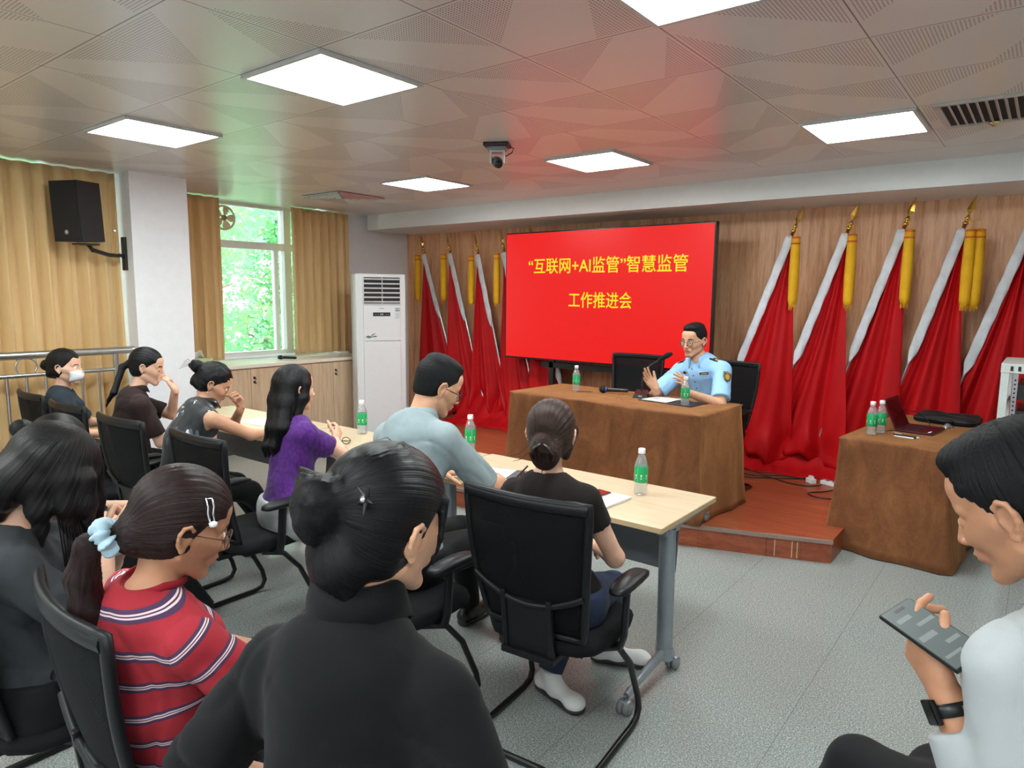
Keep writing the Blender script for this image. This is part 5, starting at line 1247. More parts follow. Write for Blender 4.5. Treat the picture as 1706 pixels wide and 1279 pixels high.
    def shoes(p, up, sole, h=.005):
        for q, (Hj, K, A, toe) in p.leg.items():
            F = Field(); t = toe / np.linalg.norm(toe); b = A.copy(); b[2] = A[2] - .055
            z = np.array((0, 0, 1.)); hl = b - t * .035; F.ell(hl + z * .005, (.036, .036, .036), None, .02); F.cone(hl + z * .0, b + t * .15 - z * .002, .034, .034, .03, sq=(z, 1.15)); F.ell(b + t * .165 - z * .006, (.042, .042, .026), None, .03)
            F.cone(A + z * .01, b + t * .05, .040, .036, .03); F.plane(b - z * .03, -z, .003); F.plane(A + z * .015, z, .004)
            v, f = F.mesh(h); sh = to_mesh('shoe', [(v, f)], up, p.o)
            G = Field(); G.cone(hl - z * .027, b + t * .165 - z * .027, .041, .044, .02, sq=(z, 2.6)); G.plane(b - z * .043, -z, .003); v, f = G.mesh(h); to_mesh('sole', [(v, f)], sole, sh)
            m = MB(); sd = np.cross(t, z)
            for k in range(4):
                c = b + t * (.045 + .02 * k) + z * (.038 - .008 * k); m.tube([V(c - sd * .018), V(c + z * .004), V(c + sd * .018)], .0028, 6)
            m.build('laces', sole, sh)
    def world(p, x, y, z): return p.C + p.Rh @ (np.array((x, y, z)) * p.s)
    def hair(p, mat, fn, h=.004, flow=((0, -.02, .14), (0, 0, 1)), grooves=(0, 0), name='hair', it=1, t=.014, face=True, ear=True, nape=-.075, ecut=1.0, line=0.0, tcut=1.0):
        """cap of hair in head space; fn(F, L) adds tails, buns; flow gives the strand direction axis"""
        F = Field(); s = p.s * (1.03 if p.male else 1); C, Rh = p.C, p.Rh; L = lambda x, y, z: C + Rh @ (np.array((x, y, z)) * s)
        F.ell(L(0, -.016, .043), np.array((.0755 + t, .093 + t, .082 + t)) * s, Rh, .01)
        F.ell(L(0, -.030, -.02), np.array((.064 + t * .8, .062 + t, .07)) * s, Rh, .03)
        if face: F.ell(L(0, .142 + line, -.045), np.array((.135, .105, .125)) * s, Rh, .008, sub=True)
        if ear:
            for sx in (-1, 1): F.ell(L(sx * .090, .077, -.002), np.array((.046, .060, .070)) * s * tcut, Rh, .012, sub=True)
            for sx in (-1, 1): F.ell(L(sx * .095, -.004, -.022), np.array((.030 * ecut, .024 * ecut, .040 * ecut)) * s, Rh, .008, sub=True)
        if nape is not None: F.plane(L(0, -.05, nape), Rh @ np.array((0, .35, -1)), .012)
        if fn: fn(F, L)
        ax0 = L(*flow[0]); ax = Rh @ npv(flow[1]); fl = ang_flow(ax0, ax)
        if grooves[0]:
            axn = ax / np.linalg.norm(ax); u = np.cross(axn, (0.31, 0.2, 0.93)); u /= np.linalg.norm(u); w = np.cross(axn, u); amp, n = grooves
            def g(X, Y, Z):
                px, py, pz = X - ax0[0], Y - ax0[1], Z - ax0[2]; a = np.arctan2(px * w[0] + py * w[1] + pz * w[2], px * u[0] + py * u[1] + pz * u[2])
                return amp * (np.sin(a * n + 2 * np.sin(a * 5)) + .6 * np.sin(a * n * 2.3 + 1 + 3 * np.sin(a * 3)))
            F.disp(g)
        v, f = F.mesh(h * 1.0); return to_mesh(name, [(smooth(v, f, it, .4), f)], mat, p.o, None, fl)
    def glasses(p, mat, r=.021, thick=.0016, yoff=0.0, lens=True):
        L = lambda x, y, z: V(p.world(x, y, z)); g = None
        m = MB()
        for sx in (-1, 1): m.tube([L(sx * .032 + r * 1.1 * cos(a), .100 + yoff - .006 * abs(cos(a)) * (1 if cos(a) * sx > 0 else 0), -.002 + r * .95 * sin(a)) for a in [2 * pi * k / 22 for k in range(22)]], thick, 6, closed=True, up=V(p.Rh[:, 1]))
        m.tube([L(-.010, .1 + yoff, .003), L(0, .104 + yoff, .006), L(.010, .1 + yoff, .003)], thick, 6)
        g = m.build('glasses', mat, p.o)
        for sx in (-1, 1):
            m = MB(); m.tube([L(sx * .056, .094 + yoff, .006), L(sx * .072, .07, .006), L(sx * .080, .0, .008), L(sx * .081, -.012, .0)], thick, 6); m.build('temple', mat, g)
            if lens:
                m = MB(); m.add([L(sx * .032 + r * 1.05 * cos(a), .100 + yoff - .006 * abs(cos(a)) * (1 if cos(a) * sx > 0 else 0), -.002 + r * .92 * sin(a)) for a in [2 * pi * k / 22 for k in range(22)]], [list(range(22))]); m.build('lens', M_GLASS, g)
        return g
# ================================================================== PEOPLE
def collar(p, mat, r=.066, h=.036, drop=.030, gap=40, tilt=.25, name='collar', c0=None, e=.004):
    """turned-down collar around the neck; gap = half opening in degrees at the throat"""
    up = p.up + p.fw * -tilt; up /= np.linalg.norm(up); fw = p.fw - up * (p.fw @ up); fw /= np.linalg.norm(fw); rt = np.cross(fw, up)
    c = (p.neck + p.up * .012 + p.fw * .012) if c0 is None else npv(c0); rows = []
    N = 44; g = R(gap)
    for i in range(N + 1):
        a = g + (2 * pi - 2 * g) * i / N; d = fw * cos(a) + rt * sin(a); fr = max(0, cos(a)) ** 2; row = []
        for (rr, zz) in ((r, -.012), (r - .002, h * .6), (r, h), (r + .005, h * .97), (r + .013, h * .4), (r + .018 + .01 * fr, h * .4 - drop - .02 * fr)):
            row.append(V(c + d * (rr * p.s * (1 - .06 * abs(cos(a)))) + up * (zz * p.s - .030 * fr)))
        rows.append(row)
    m = MB(); m.grid(rows); return m.build(name, mat, p.o, solid=e)
def px_noise(amp, f, seed=0):
    def g(X, Y, Z): return amp * (np.sin(f * X + 1.3 * np.sin(f * .7 * Y + seed)) * np.sin(f * Y + 1.1 * np.sin(f * .6 * Z)) + .5 * np.sin(f * 1.7 * Z + 2 * np.sin(f * X + seed)))
    return g
def chain(F, pts, rs, k=.02, sq=None):
    for a, b, r1, r2 in zip(pts[:-1], pts[1:], rs[:-1], rs[1:]): F.cone(a, b, r1, r2, k, sq=sq)
def strands(name, mat, p, curves, r=.0012):
    m = MB()
    for c in curves: m.tube([V(q) for q in c], [r] * (len(c) - 1) + [r * .4], 5)
    v = None; o = m.build(name, mat, p.o); return o
def lerp(a, b, t): return npv(a) * (1 - t) + npv(b) * t

M_BTN = plain('shirt_button', srgb(40, 40, 44), 0.4); M_BTNW = plain('white_button', srgb(230, 230, 232), 0.4)
M_JEAN = fabric('dark_blue_denim', srgb(42, 52, 76), rough=.85); M_JEANL = fabric('grey_blue_denim', srgb(92, 110, 134), rough=.85)
M_BLKT = fabric('black_trouser_cloth', srgb(11, 12, 15), rough=.8); M_WHTT = fabric('white_cotton_trousers', srgb(196, 200, 202), rough=.8, bump=.3)
M_SNK = plain('white_sneaker_leather', srgb(224, 224, 222), 0.45, bump=.1); M_SOLE = plain('black_rubber_sole', srgb(36, 36, 38), 0.6); M_BSH = plain('black_shoe_leather', srgb(20, 20, 22), 0.3)
WR = wrinkle

# ---------------------------------------------------------------- woman in the brown top with claw clip (front of the near table)
p = Person('woman seen from behind in a black-brown top, brown hair held by a claw clip', (-1.41, 2.09, .555), (-1.432, 2.06, 1.03), (-1.44, 2.09, 1.178), 22, 6, 0, sy=10, py=4, s=1.0, sw=.150, skinm=SK_L)
p.arms(1, (-1.40, 2.36, .68), (.9, -.3, -.5), pn=(0, 0, -1), curl=30); p.arms(-1, (-1.52, 2.34, .68), (-.9, -.3, -.4), pn=(0, 0, -1), curl=30)
p.legs(1, (-1.50, 2.66, .10), toe=(.95, .45, 0)); p.legs(-1, (-1.56, 2.28, .10), (0, 1, .6), toe=(.75, -.2, 0))
p.body(near=True)
p.shirt(fabric('black_brown_knit', srgb(30, 22, 22), rough=.9, bump=.4), e=.013, sleeve=.42, neck=(.072, .006), hem=-.07, h=.007, disp=WR(.003, 3))
p.pants(M_JEAN, e=.012); p.shoes(M_SNK, M_SOLE)
def fn(F, L):
    F.ell(L(0, -.095, -.052), (.058, .038, .068), p.Rh, .02); F.ell(L(-.008, -.118, -.03), (.036, .026, .046), p.Rh, .01); F.ell(L(.022, -.116, -.052), (.028, .022, .034), p.Rh, .008)
    for sx in (-1, 1): F.cone(L(sx * .078, .02, .02), L(sx * .062, -.01, -.075), .022, .014, .02)
p.hair(H_BRN, fn, h=.0038, flow=((0, -.115, -.04), (0, -1, -.1)), grooves=(.0011, 46), t=.016, ear=False, nape=-.09)
m = MB(); L = lambda x, y, z: V(p.world(x, y, z))
for sx in (-1, 1): m.tube([L(sx * .034, -.135, -.075), L(sx * .040, -.148, -.055), L(sx * .024, -.155, -.03), L(sx * .005, -.152, -.018)], [.006, .008, .007, .004], 8)
for k in range(4): m.tube([L(-.026 + .017 * k, -.150, -.05), L(-.024 + .017 * k, -.140, -.085)], [.004, .002], 6)
m.build('claw_clip', plain('dark_tortoise_clip', srgb(40, 26, 22), .2), p.o)
strands('loose_hair', H_BRN, p, [[p.world(-.07, -.02, -.03), p.world(-.11, -.05, -.07), p.world(-.15, -.04, -.085)], [p.world(-.06, -.03, -.05), p.world(-.10, -.06, -.09), p.world(-.13, -.06, -.10)], [p.world(-.01, -.09, -.09), p.world(-.012, -.085, -.13), p.world(-.008, -.075, -.165)]], .0015)

# ---------------------------------------------------------------- man in the grey polo
p = Person('man in a light grey-blue polo shirt and black glasses, writing with his head bowed', (-2.12, 1.97, .575), (-2.185, 2.12, 1.15), (-2.165, 2.225, 1.285), -26, 26, 3, sy=-2, py=0, male=True, s=1.05, sw=.180, skinm=SK_M, hunch=.05)
p.arms(1, (-2.03, 2.51, .80), (.75, -.2, -.6), fd=(-.35, .6, -.02), pn=(-.5, -.2, -.8), curl=(48, 52, 55, 55), thumb=(.8, .2, .6, 18)); p.arms(-1, (-2.42, 2.50, .785), (-.8, -.2, -.5), fd=(.5, .6, 0), curl=20)
p.legs(1, (-1.98, 2.55, .10)); p.legs(-1, (-2.26, 2.55, .10))
p.body(near=True)
M_POLO = fabric('grey_blue_pique', srgb(138, 152, 156), rough=.85, bump=.35, weave=1400)
p.shirt(M_POLO, e=.019, sleeve=.92, neck=(.070, .012), hem=-.09, h=.008, disp=WR(.006, 11, (7, 7, 9)), armpull=.008)
collar(p, M_POLO, r=.064, h=.034, drop=.030, gap=35, tilt=.1); p.pants(M_BLKT, e=.012); p.shoes(M_BSH, M_SOLE, .007)
m = MB(); m.tube([V(p.Sh[1] - p.up * .0), V(p.Sh[1])], .001, 4)
def fn(F, L): F.ell(L(0, .022, .102), (.062, .055, .028), p.Rh, .02); F.ell(L(0, -.03, .1), (.068, .07, .035), p.Rh, .02)
p.hair(H_SHORT, fn, h=.0038, flow=((0, -.03, .12), (0, 0, 1)), t=.0065, line=.008, nape=-.055, ecut=1.15, grooves=(.0006, 60))
p.glasses(M_BLK, r=.022, thick=.0022)
pn_ = empty('pen', (-1.975, 2.605, .80), 0, 'black pen held in the right hand of the man in the grey polo', 'pen'); m = MB(); m.tube([(-.055, -.03, -.035), (.03, .02, .075)], .0042, 8); m.build('barrel', M_BLK, pn_); m = MB(); m.tube([(-.055, -.03, -.035), (-.062, -.034, -.045)], [.004, .001], 8); m.build('nib', M_POLE, pn_)

# ---------------------------------------------------------------- woman in purple
p = Person('woman in a purple cable-knit top and white trousers with long black hair', (-3.09, 2.05, .56), (-3.14, 2.13, 1.03), (-3.17, 2.16, 1.185), -8, 4, 0, sy=-8, py=-8, sw=.152, skinm=SK_L, hunch=.0)
p.arms(1, (-3.20, 2.44, .86), (.8, .1, -.5), fd=(-.3, .5, .45), pn=(-.7, .1, .2), curl=(55, 55, 60, 60)); p.arms(-1, (-3.36, 2.46, .80), (-.8, 0, -.5), curl=25, fd=(.5, .5, .1))
p.legs(1, (-3.25, 2.42, .10), toe=(.35, .95, 0)); p.legs(-1, (-3.45, 2.50, .10))
p.body()
t = NT('purple_cable_knit'); v = t.coord(); wv = t.new('TexVoronoi'); wv.inputs['Scale'].default_value = 58; t.lk(t.coord((1, 1, .55)), wv.inputs['Vector'])
t.base(t.ramp(wv.outputs['Distance'], [(.0, srgb(96, 32, 134)), (.7, srgb(68, 18, 104))])); t.set(rough=.9, sheen=.1); sx = t.new('SeparateXYZ'); t.lk(v, sx.inputs[0])
rib = t.math('SINE', t.math('MULTIPLY', t.math('ADD', sx.outputs[0], t.math('MULTIPLY', sx.outputs[1], .8)), 520)); low = t.math('LESS_THAN', sx.outputs[2], .635)
hgt = t.math('ADD', t.math('MULTIPLY', t.math('MULTIPLY', rib, .25), low), t.math('MULTIPLY', t.math('MULTIPLY', wv.outputs['Distance'], -1.2), t.math('SUBTRACT', 1.0, low))); t.bump(hgt, .5, .007)
p.shirt(t.m, name='knit_top', e=.020, sleeve=.60, neck=(.068, .0), hem=.01, h=.008, disp=WR(.004, 5), armpull=.010)
p.pants(M_WHTT, e=.022, waist=.07, disp=WR(.004, 6)); p.shoes(M_BSH, M_SOLE, .007)
bk = -p.fw
def fn(F, L):
    a = L(0, -.06, .0); n = p.neck
    for q, w in ((-1, .035), (0, .0), (1, .035)):
        chain(F, [L(q * .045, -.055, .03), L(q * .062, -.07, -.06), n + p.rt * (q * .062 - .005) + bk * .085 - p.up * .05, n + p.rt * (q * .055 - .03) + bk * .105 - p.up * .15, n + p.rt * (q * .05 - .055) + bk * .10 - p.up * .20], [.05, .045, .036, .024, .008], .025)
    chain(F, [L(.068, .02, .03), L(.082, .012, -.04), L(.078, -.02, -.12), n + p.rt * .09 + bk * .05 - p.up * .09], [.03, .026, .022, .008], .02)
    chain(F, [L(-.068, .02, .03), L(-.08, .0, -.04), L(-.078, -.03, -.11), n - p.rt * .11 + bk * .05 - p.up * .1], [.03, .028, .026, .010], .02)
p.hair(H_BLK, fn, h=.0048, flow=((0, -.05, .13), (0, 0, 1)), grooves=(.0012, 40), ear=False, nape=None, t=.014)

# ---------------------------------------------------------------- woman in the floral blouse
p = Person('woman in a sleeveless black floral blouse with a messy bun, head bowed', (-4.10, 1.97, .56), (-4.09, 2.14, 1.015), (-4.085, 2.20, 1.135), -34, 30, 4, sy=-8, py=-6, sw=.15, skinm=SK_M, hunch=.06)
p.arms(1, (-3.98, 2.55, .785), (.75, .0, -.6), fd=(-.2, .7, 0), curl=30); p.arms(-1, (-4.01, 2.33, .965), (-.4, .8, -.6), fd=(.2, -.1, .9), pn=(.1, -.9, .3), curl=(50, 50, 50, 50))
p.legs(1, (-4.0, 2.6, .10)); p.legs(-1, (-4.25, 2.6, .10)); p.body()
t = NT('black_floral_print'); vo = t.new('TexVoronoi'); vo.inputs['Scale'].default_value = 15; vv = t.coord((1, 1, 1)); dn = t.noise(vv, 9, 2)
av = t.new('VectorMath', operation='ADD'); t.lk(vv, av.inputs[0]); cb = t.new('CombineXYZ'); t.lk(t.math('MULTIPLY', dn, .22), cb.inputs[0]); t.lk(t.math('MULTIPLY', dn, .3), cb.inputs[2]); t.lk(cb.outputs[0], av.inputs[1]); t.lk(av.outputs[0], vo.inputs['Vector'])
pet = t.math('LESS_THAN', vo.outputs['Distance'], .20); v2 = t.new('TexVoronoi'); v2.inputs['Scale'].default_value = 11; t.lk(t.coord((2.4, 2.4, .8), (.5, .6, .2)), v2.inputs['Vector']); leaf = t.math('LESS_THAN', v2.outputs['Distance'], .28)
t.base(t.mix(t.math('MULTIPLY', pet, .85), t.mix(t.math('MULTIPLY', leaf, .7), srgb(13, 16, 23), srgb(84, 106, 118)), srgb(212, 210, 214))); t.set(rough=.6, sheen=.2)
p.shirt(t.m, name='blouse', e=.014, sleeve=0, post=lambda F: [F.cone(p.Sh[q_] + p.rt * q_ * .075 + p.up * .03, p.Sh[q_] + p.rt * q_ * .06 - p.up * .13, .066, .060, .008, sub=True) for q_ in (-1, 1)], neck=(.062, .012), hem=-.08, disp=WR(.004, 9)); collar(p, t.m, r=.056, h=.03, drop=.002, gap=8, name='stand_collar'); p.pants(M_BLKT, e=.012)
m = MB(); m.lathe([(0, -.005), (.0045, 0), (0, .005)], p.world(.084, -.004, -.045), 10); m.build('earring', plain('pearl', srgb(240, 234, 226), .2), p.o)
def fn(F, L):
    F.ell(L(0, -.132, .052), (.050, .042, .040), p.Rh, .012); F.ell(L(.02, -.150, .07), (.026, .026, .02), p.Rh, .008); F.ell(L(-.02, -.16, .04), (.024, .022, .022), p.Rh, .008); F.ell(L(0, -.10, -.03), (.045, .03, .04), p.Rh, .02)
    F.disp(px_noise(.002, 90))
p.hair(H_BLK, fn, h=.0048, flow=((0, -.125, .04), (0, -1, .3)), grooves=(.001, 40), t=.013)
strands('loose_hair', H_BLK, p, [[p.world(.01 * k - .02, -.165, .05), p.world(.012 * k - .03, -.20, .06 - .012 * k), p.world(.014 * k - .04, -.215, .03 - .01 * k)] for k in range(5)])

# ---------------------------------------------------------------- woman in dark brown shirt, hand at mouth
p = Person('woman in a dark brown short-sleeved shirt with a low ponytail, one hand over her mouth', (-4.78, 1.97, .56), (-4.77, 2.03, 1.045), (-4.755, 2.10, 1.195), -38, 14, 0, sy=-12, py=-8, sw=.155, skinm=SK_L, hunch=.03)
p.arms(1, (-4.70, 2.28, .70), (.7, -.7, -.6), fd=(-.1, .8, 0), curl=30); mth = p.world(0, .10, -.06)
p.arms(-1, mth + np.array((.06, .06, -.07)), (.3, .8, -.7), fd=(-.35, -.3, .75), pn=(-.6, -.55, -.2), curl=(30, 34, 38, 44), thumb=(.5, .6, .2, 20))
p.legs(1, (-4.65, 2.55, .10)); p.legs(-1, (-4.9, 2.55, .10)); p.body(lids=True)
M_BR = fabric('dark_brown_shirting', srgb(44, 30, 29), rough=.8, bump=.3)
p.shirt(M_BR, e=.017, sleeve=.8, neck=(.066, .008), hem=-.09, disp=WR(.005, 21), armpull=.008); collar(p, M_BR, r=.06, h=.028, drop=.02, gap=50); p.pants(M_BLKT)
def fn(F, L):
    F.ell(L(0, -.108, -.0), (.026, .024, .026), p.Rh, .012); w = p.neck - p.fw * .10
    chain(F, [L(0, -.115, .0), L(0, -.145, -.03), w + np.array((-.04, -.02, -.02)), w + np.array((-.065, -.045, -.07)), w + np.array((-.08, -.06, -.12))], [.020, .022, .020, .012, .003], .012)
p.hair(H_BLK, fn, h=.0048, flow=((0, -.115, .0), (0, -1, 0)), grooves=(.0010, 44), t=.012)

# ---------------------------------------------------------------- masked woman
p = Person('woman wearing a white face mask and a dark slate T-shirt by the steel railing', (-5.44, 1.86, .56), (-5.51, 1.84, 1.005), (-5.47, 1.86, 1.160), -46, 2, 0, sy=-22, py=-12, sw=.15, skinm=SK_L)
p.arms(1, (-5.16, 2.05, .70), (.5, -.5, -.7), fd=(.4, .5, -.2), curl=30); p.arms(-1, (-5.5, 2.2, .72), (-.8, 0, -.5), curl=30)
p.legs(1, (-5.3, 2.5, .10)); p.legs(-1, (-5.55, 2.5, .10)); p.body()
p.shirt(fabric('dark_slate_jersey', srgb(42, 51, 60), rough=.85), e=.016, sleeve=.75, neck=(.07, .005), hem=-.08, disp=WR(.005, 31), armpull=.01); p.pants(M_BLKT)
def fn(F, L): F.ell(L(0, -.13, .015), (.040, .036, .040), p.Rh, .014); F.ell(L(0, -.095, -.045), (.05, .034, .034), p.Rh, .02); F.disp(px_noise(.0015, 90))
p.hair(H_SFT, fn, h=.0048, flow=((0, -.12, .01), (0, -1, 0)), grooves=(.0010, 40), t=.014)
rows = []
for i in range(17):
    a = -1.25 + 2.5 * i / 16; row = []
    for j in range(7):
        z = -.012 - .085 * j / 6; bul = 1 - .25 * ((j - 2.6) / 3.4) ** 2 - (.12 if j == 6 else 0)
        row.append(V(p.world(.069 * sin(a) * (1 - .12 * j / 6), .018 + (.104 * bul - .006) * cos(a) ** .8 if cos(a) > 0 else .018, z * (1 - .05 * abs(sin(a))) - .01 * sin(a) ** 2 * (0 if j else 1))))
    rows.append(row)
m = MB(); m.grid(rows); mk = m.build('face_mask', plain('pale_mask', srgb(228, 228, 234), .7, bump=.1), p.o, solid=.002)
m = MB()
for sx in (-1, 1): m.tube([L_ for L_ in (V(p.world(sx * .064, .05, -.02)), V(p.world(sx * .082, .012, .006)), V(p.world(sx * .085, -.02, .0)))], .0013, 5)
m.build('ear_loop', M_WHT, mk)

# ---------------------------------------------------------------- person hidden behind the long-haired woman
p = Person('person with a dark bun and navy clothes, mostly hidden behind the long-haired woman', (-3.36, 1.02, .52), (-3.41, 1.05, .930), (-3.325, 1.085, 1.038), -10, 15, 0, sy=-10, py=0, sw=.15, skinm=SK_L)
p.arms(1, (-3.2, 1.4, .66), (.8, 0, -.5)); p.arms(-1, (-3.5, 1.4, .66), (-.8, 0, -.5)); p.legs(1, (-3.25, 1.65, .10)); p.legs(-1, (-3.5, 1.65, .10)); p.body(headh=.006, handh=.006)
p.shirt(fabric('navy_cotton', srgb(24, 31, 52), rough=.85), e=.018, sleeve=.8, h=.011, hem=-.08, disp=WR(.005, 41)); p.pants(M_BLKT, h=.014)
def fn(F, L): F.ell(L(-.01, -.145, .05), (.045, .045, .042), p.Rh, .014)
p.hair(H_BLK, fn, h=.0055, flow=((0, -.12, .03), (0, -1, 0)), t=.014)

# ---------------------------------------------------------------- woman with long loose hair, left edge
p = Person('woman in a charcoal T-shirt with long loose black hair hiding her face', (-2.28, .66, .56), (-2.245, .60, 1.055), (-2.175, .685, 1.188), -24, 34, 6, sy=-20, py=-8, sw=.155, skinm=SK_L, hunch=.06)
p.arms(1, (-2.085, .775, .975), (.5, .4, -.9), fd=(.35, .2, .35), pn=(-.7, .5, .2), curl=(52, 56, 60, 62), thumb=(.7, .4, .5, 22)); p.arms(-1, (-2.15, .86, .975), (-.7, .3, -.8), fd=(.55, -.1, .2), pn=(.3, -.8, .2), curl=(45, 50, 52, 55))
p.legs(1, (-2.2, 1.22, .10)); p.legs(-1, (-2.42, 1.22, .10)); p.body(near=True)
p.shirt(fabric('charcoal_jersey', srgb(50, 53, 57), rough=.9), e=.018, sleeve=.75, h=.007, neck=(.07, .004), hem=-.09, disp=WR(.006, 51), armpull=.012); p.pants(M_BLKT)
def fn(F, L):
    Z = np.array((0, 0, -1.)); 
    for q in (-1, 0, 1): chain(F, [L(q * .05, -.05, .04), L(q * .075, -.075, -.03), L(q * .07, -.06, -.09) + Z * .0], [.06, .052, .03], .03)
    F.cone(L(-.04, -.07, -.06), L(-.045, -.05, -.16), .045, .022, .03); F.cone(L(.03, -.07, -.06), L(.03, -.05, -.15), .045, .02, .03)
    for (x, y, z, dx, r) in ((.078, .03, .03, 0, .038), (.07, .075, .05, .02, .028), (.085, -.02, -.01, -.02, .036)):
        a = L(x, y, z); b = a + Z * .07; c = b + Z * .06 - p.Rh[:, 0] * .012; chain(F, [a, b, c, c + Z * .05], [r, r * .8, r * .45, .004], .02)
    for (x, y, z, r) in ((-.078, .03, .03, .038), (-.07, .075, .05, .03)):
        a = L(x, y, z); b = a + Z * .11; c = b + Z * .10; chain(F, [a, b, c, c + Z * .06], [r, r * .85, r * .5, .006], .02)
p.hair(H_SFT, fn, h=.0038, flow=((-.02, -.02, .15), (0, 0, 1)), grooves=(.0008, 44), ear=False, nape=None, t=.024, line=.03)
st = []
for k in range(9):
    a = p.world(.088 - .004 * k, .05 + .006 * k - .02, -.02); st.append([a, a + np.array((.012 + .003 * k, .006, -.10)), a + np.array((.012 + .004 * k, .012, -.19 - .012 * (k % 4))), a + np.array((.010 + .004 * k, .014, -.25 - .012 * (k % 3)))])
strands('loose_hair', H_SFT, p, st, .0022)

# ---------------------------------------------------------------- woman in the red striped shirt
p = Person('woman in a red striped shirt, her ponytail in a pale blue scrunchie', (-1.56, .76, .56), (-1.535, .655, 1.045), (-1.508, .722, 1.175), -16, 22, 4, sy=-2, py=-4, sw=.160, skinm=SK_T, hunch=.05)
p.arms(1, (-1.36, 1.04, .68), (.8, -.2, -.6), curl=30); p.arms(-1, (-1.66, 1.04, .68), (-.8, -.2, -.5), curl=30)
p.legs(1, (-1.42, 1.32, .10)); p.legs(-1, (-1.68, 1.32, .10)); p.body(near=True)
t = NT('red_striped_jersey'); at = t.new('Attribute'); at.attribute_name = 'flow'; sx = t.new('SeparateXYZ'); t.lk(at.outputs['Vector'], sx.inputs[0])
q = t.math('MULTIPLY', t.math('ABSOLUTE', t.math('SUBTRACT', t.math('FRACT', t.math('DIVIDE', sx.outputs[0], .074)), .5)), .074)
navy = t.math('LESS_THAN', q, .0115); wh = t.math('MULTIPLY', t.math('LESS_THAN', q, .0042), t.math('GREATER_THAN', q, .0012))
t.base(t.mix(wh, t.mix(navy, t.ramp(t.noise(t.coord(), 12, 3), [(.3, srgb(146, 24, 38)), (.7, srgb(160, 32, 46))]), srgb(66, 42, 74)), srgb(216, 188, 190))); t.set(rough=.9, sheen=.0); t.bump(t.noise(t.coord(), 14, 3), .3, .01)
o = p.shirt(t.m, name='striped_shirt', e=.018, sleeve=0, h=.006, neck=(.070, .002), hem=-.10, disp=WR(.007, 61))
def flow_attr(o, fn_):
    nv = len(o.data.vertices); co = np.zeros(nv * 3, np.float32); o.data.vertices.foreach_get('co', co); co = co.reshape(-1, 3); val = fn_(co)
    at_ = o.data.attributes.new('flow', 'FLOAT_VECTOR', 'POINT'); at_.data.foreach_set('vector', np.stack([val + 1.0, val * 0, val * 0], 1).astype(np.float32).ravel())
flow_attr(o, lambda co: .030 + (co - p.hip) @ p.up + .008 * np.sin(14 * co[:, 0]))
for q_ in (-1, 1):
    F = Field(); p.armp(F, q_, .016, 0, .98, cap=True, pull=.020); S = p.Sh[q_]; E, W = p.arm[q_]; F.cone(S - p.rt * q_ * .02 + p.up * .0, S, .050, .054, .02); F.disp(WR(.006, 62 + q_)); v_, f_ = F.mesh(.006)
    sl = to_mesh('sleeve', [(smooth(v_, f_, 1, .4), f_)], t.m, p.o); d_ = (E - S) / np.linalg.norm(E - S); flow_attr(sl, lambda co: (co - S) @ d_ + .02 + .006 * np.sin(17 * co[:, 2]))
m = MB(); up = p.up; rows = []
c = p.neck + p.up * .022 + p.fw * .010
m.tube([V(c + (p.fw * cos(a) * .064 + p.rt * sin(a) * .066) - p.up * (.028 * max(0, cos(a)))) for a in [2 * pi * k / 40 for k in range(40)]], .0085, 8, closed=True, sx=.6, up=V(p.up)); m.build('neckband', fabric('red_ribbing', srgb(138, 24, 38)), p.o)
p.pants(M_JEANL, e=.016)
sc = p.world(0, -.135, -.052)
def fn(F, L):
    F.ell(L(0, -.095, -.035), (.05, .035, .045), p.Rh, .03); F.cone(L(0, -.10, -.04), sc, .030, .018, .012)
    w = np.array
    chain(F, [sc, sc + w((-.03, -.03, -.02)), sc + w((-.045, -.04, -.09)), sc + w((-.035, -.035, -.17)), sc + w((-.02, -.03, -.235)), sc + w((-.015, -.03, -.27))], [.018, .026, .034, .034, .022, .006], .012)
p.hair(H_RED, fn, h=.0036, flow=((0, -.135, -.05), (0, -1, -.3)), grooves=(.0011, 60), t=.015, line=.0, ecut=.62)
rows = []
ax = npv((-.35, -.45, -.35)); ax /= np.linalg.norm(ax); u = np.cross(ax, (0, 0, 1)); u /= np.linalg.norm(u); w = np.cross(ax, u)
for i in range(60):
    a = 2 * pi * i / 60; d = u * cos(a) + w * sin(a); row = []
    for j in range(13):
        b = 2 * pi * j / 12; rr = .016 + .0026 * sin(a * 9) + .002 * sin(a * 17 + 1); row.append(V(sc + d * (.025 + .004 * sin(a * 9 + 1) + rr * cos(b)) + ax * (rr * 1.1 * sin(b) + .004 * sin(a * 12))))
    rows.append(row)
m = MB(); m.grid(rows, closed=True); m.build('scrunchie', fabric('pale_blue_satin', srgb(164, 188, 202), rough=.45, bump=.3), p.o)
m = MB(); L = lambda x, y, z: V(p.world(x, y, z))
m.tube([L(.080, .004, .092), L(.088, .012, .078), L(.0905, .016, .064), L(.0935, .026, .046), L(.0905, .036, .050), L(.0885, .027, .066), L(.0855, .024, .081), L(.077, .016, .095)], .0022, 6, closed=True)
hc = m.build('hair_clip', plain('silver_clip', srgb(214, 216, 220), .2, .9), p.o); m = MB(); m.lathe([(0, -.006), (.008, -.004), (.009, .004), (0, .008)], L(.095, .034, .044), 12); m.build('pearl_bead', plain('white_bead', srgb(236, 236, 240), .3), hc)
p.glasses(plain('thin_bronze_frame', srgb(86, 66, 54), .3, .6), r=.0235, thick=.0013)

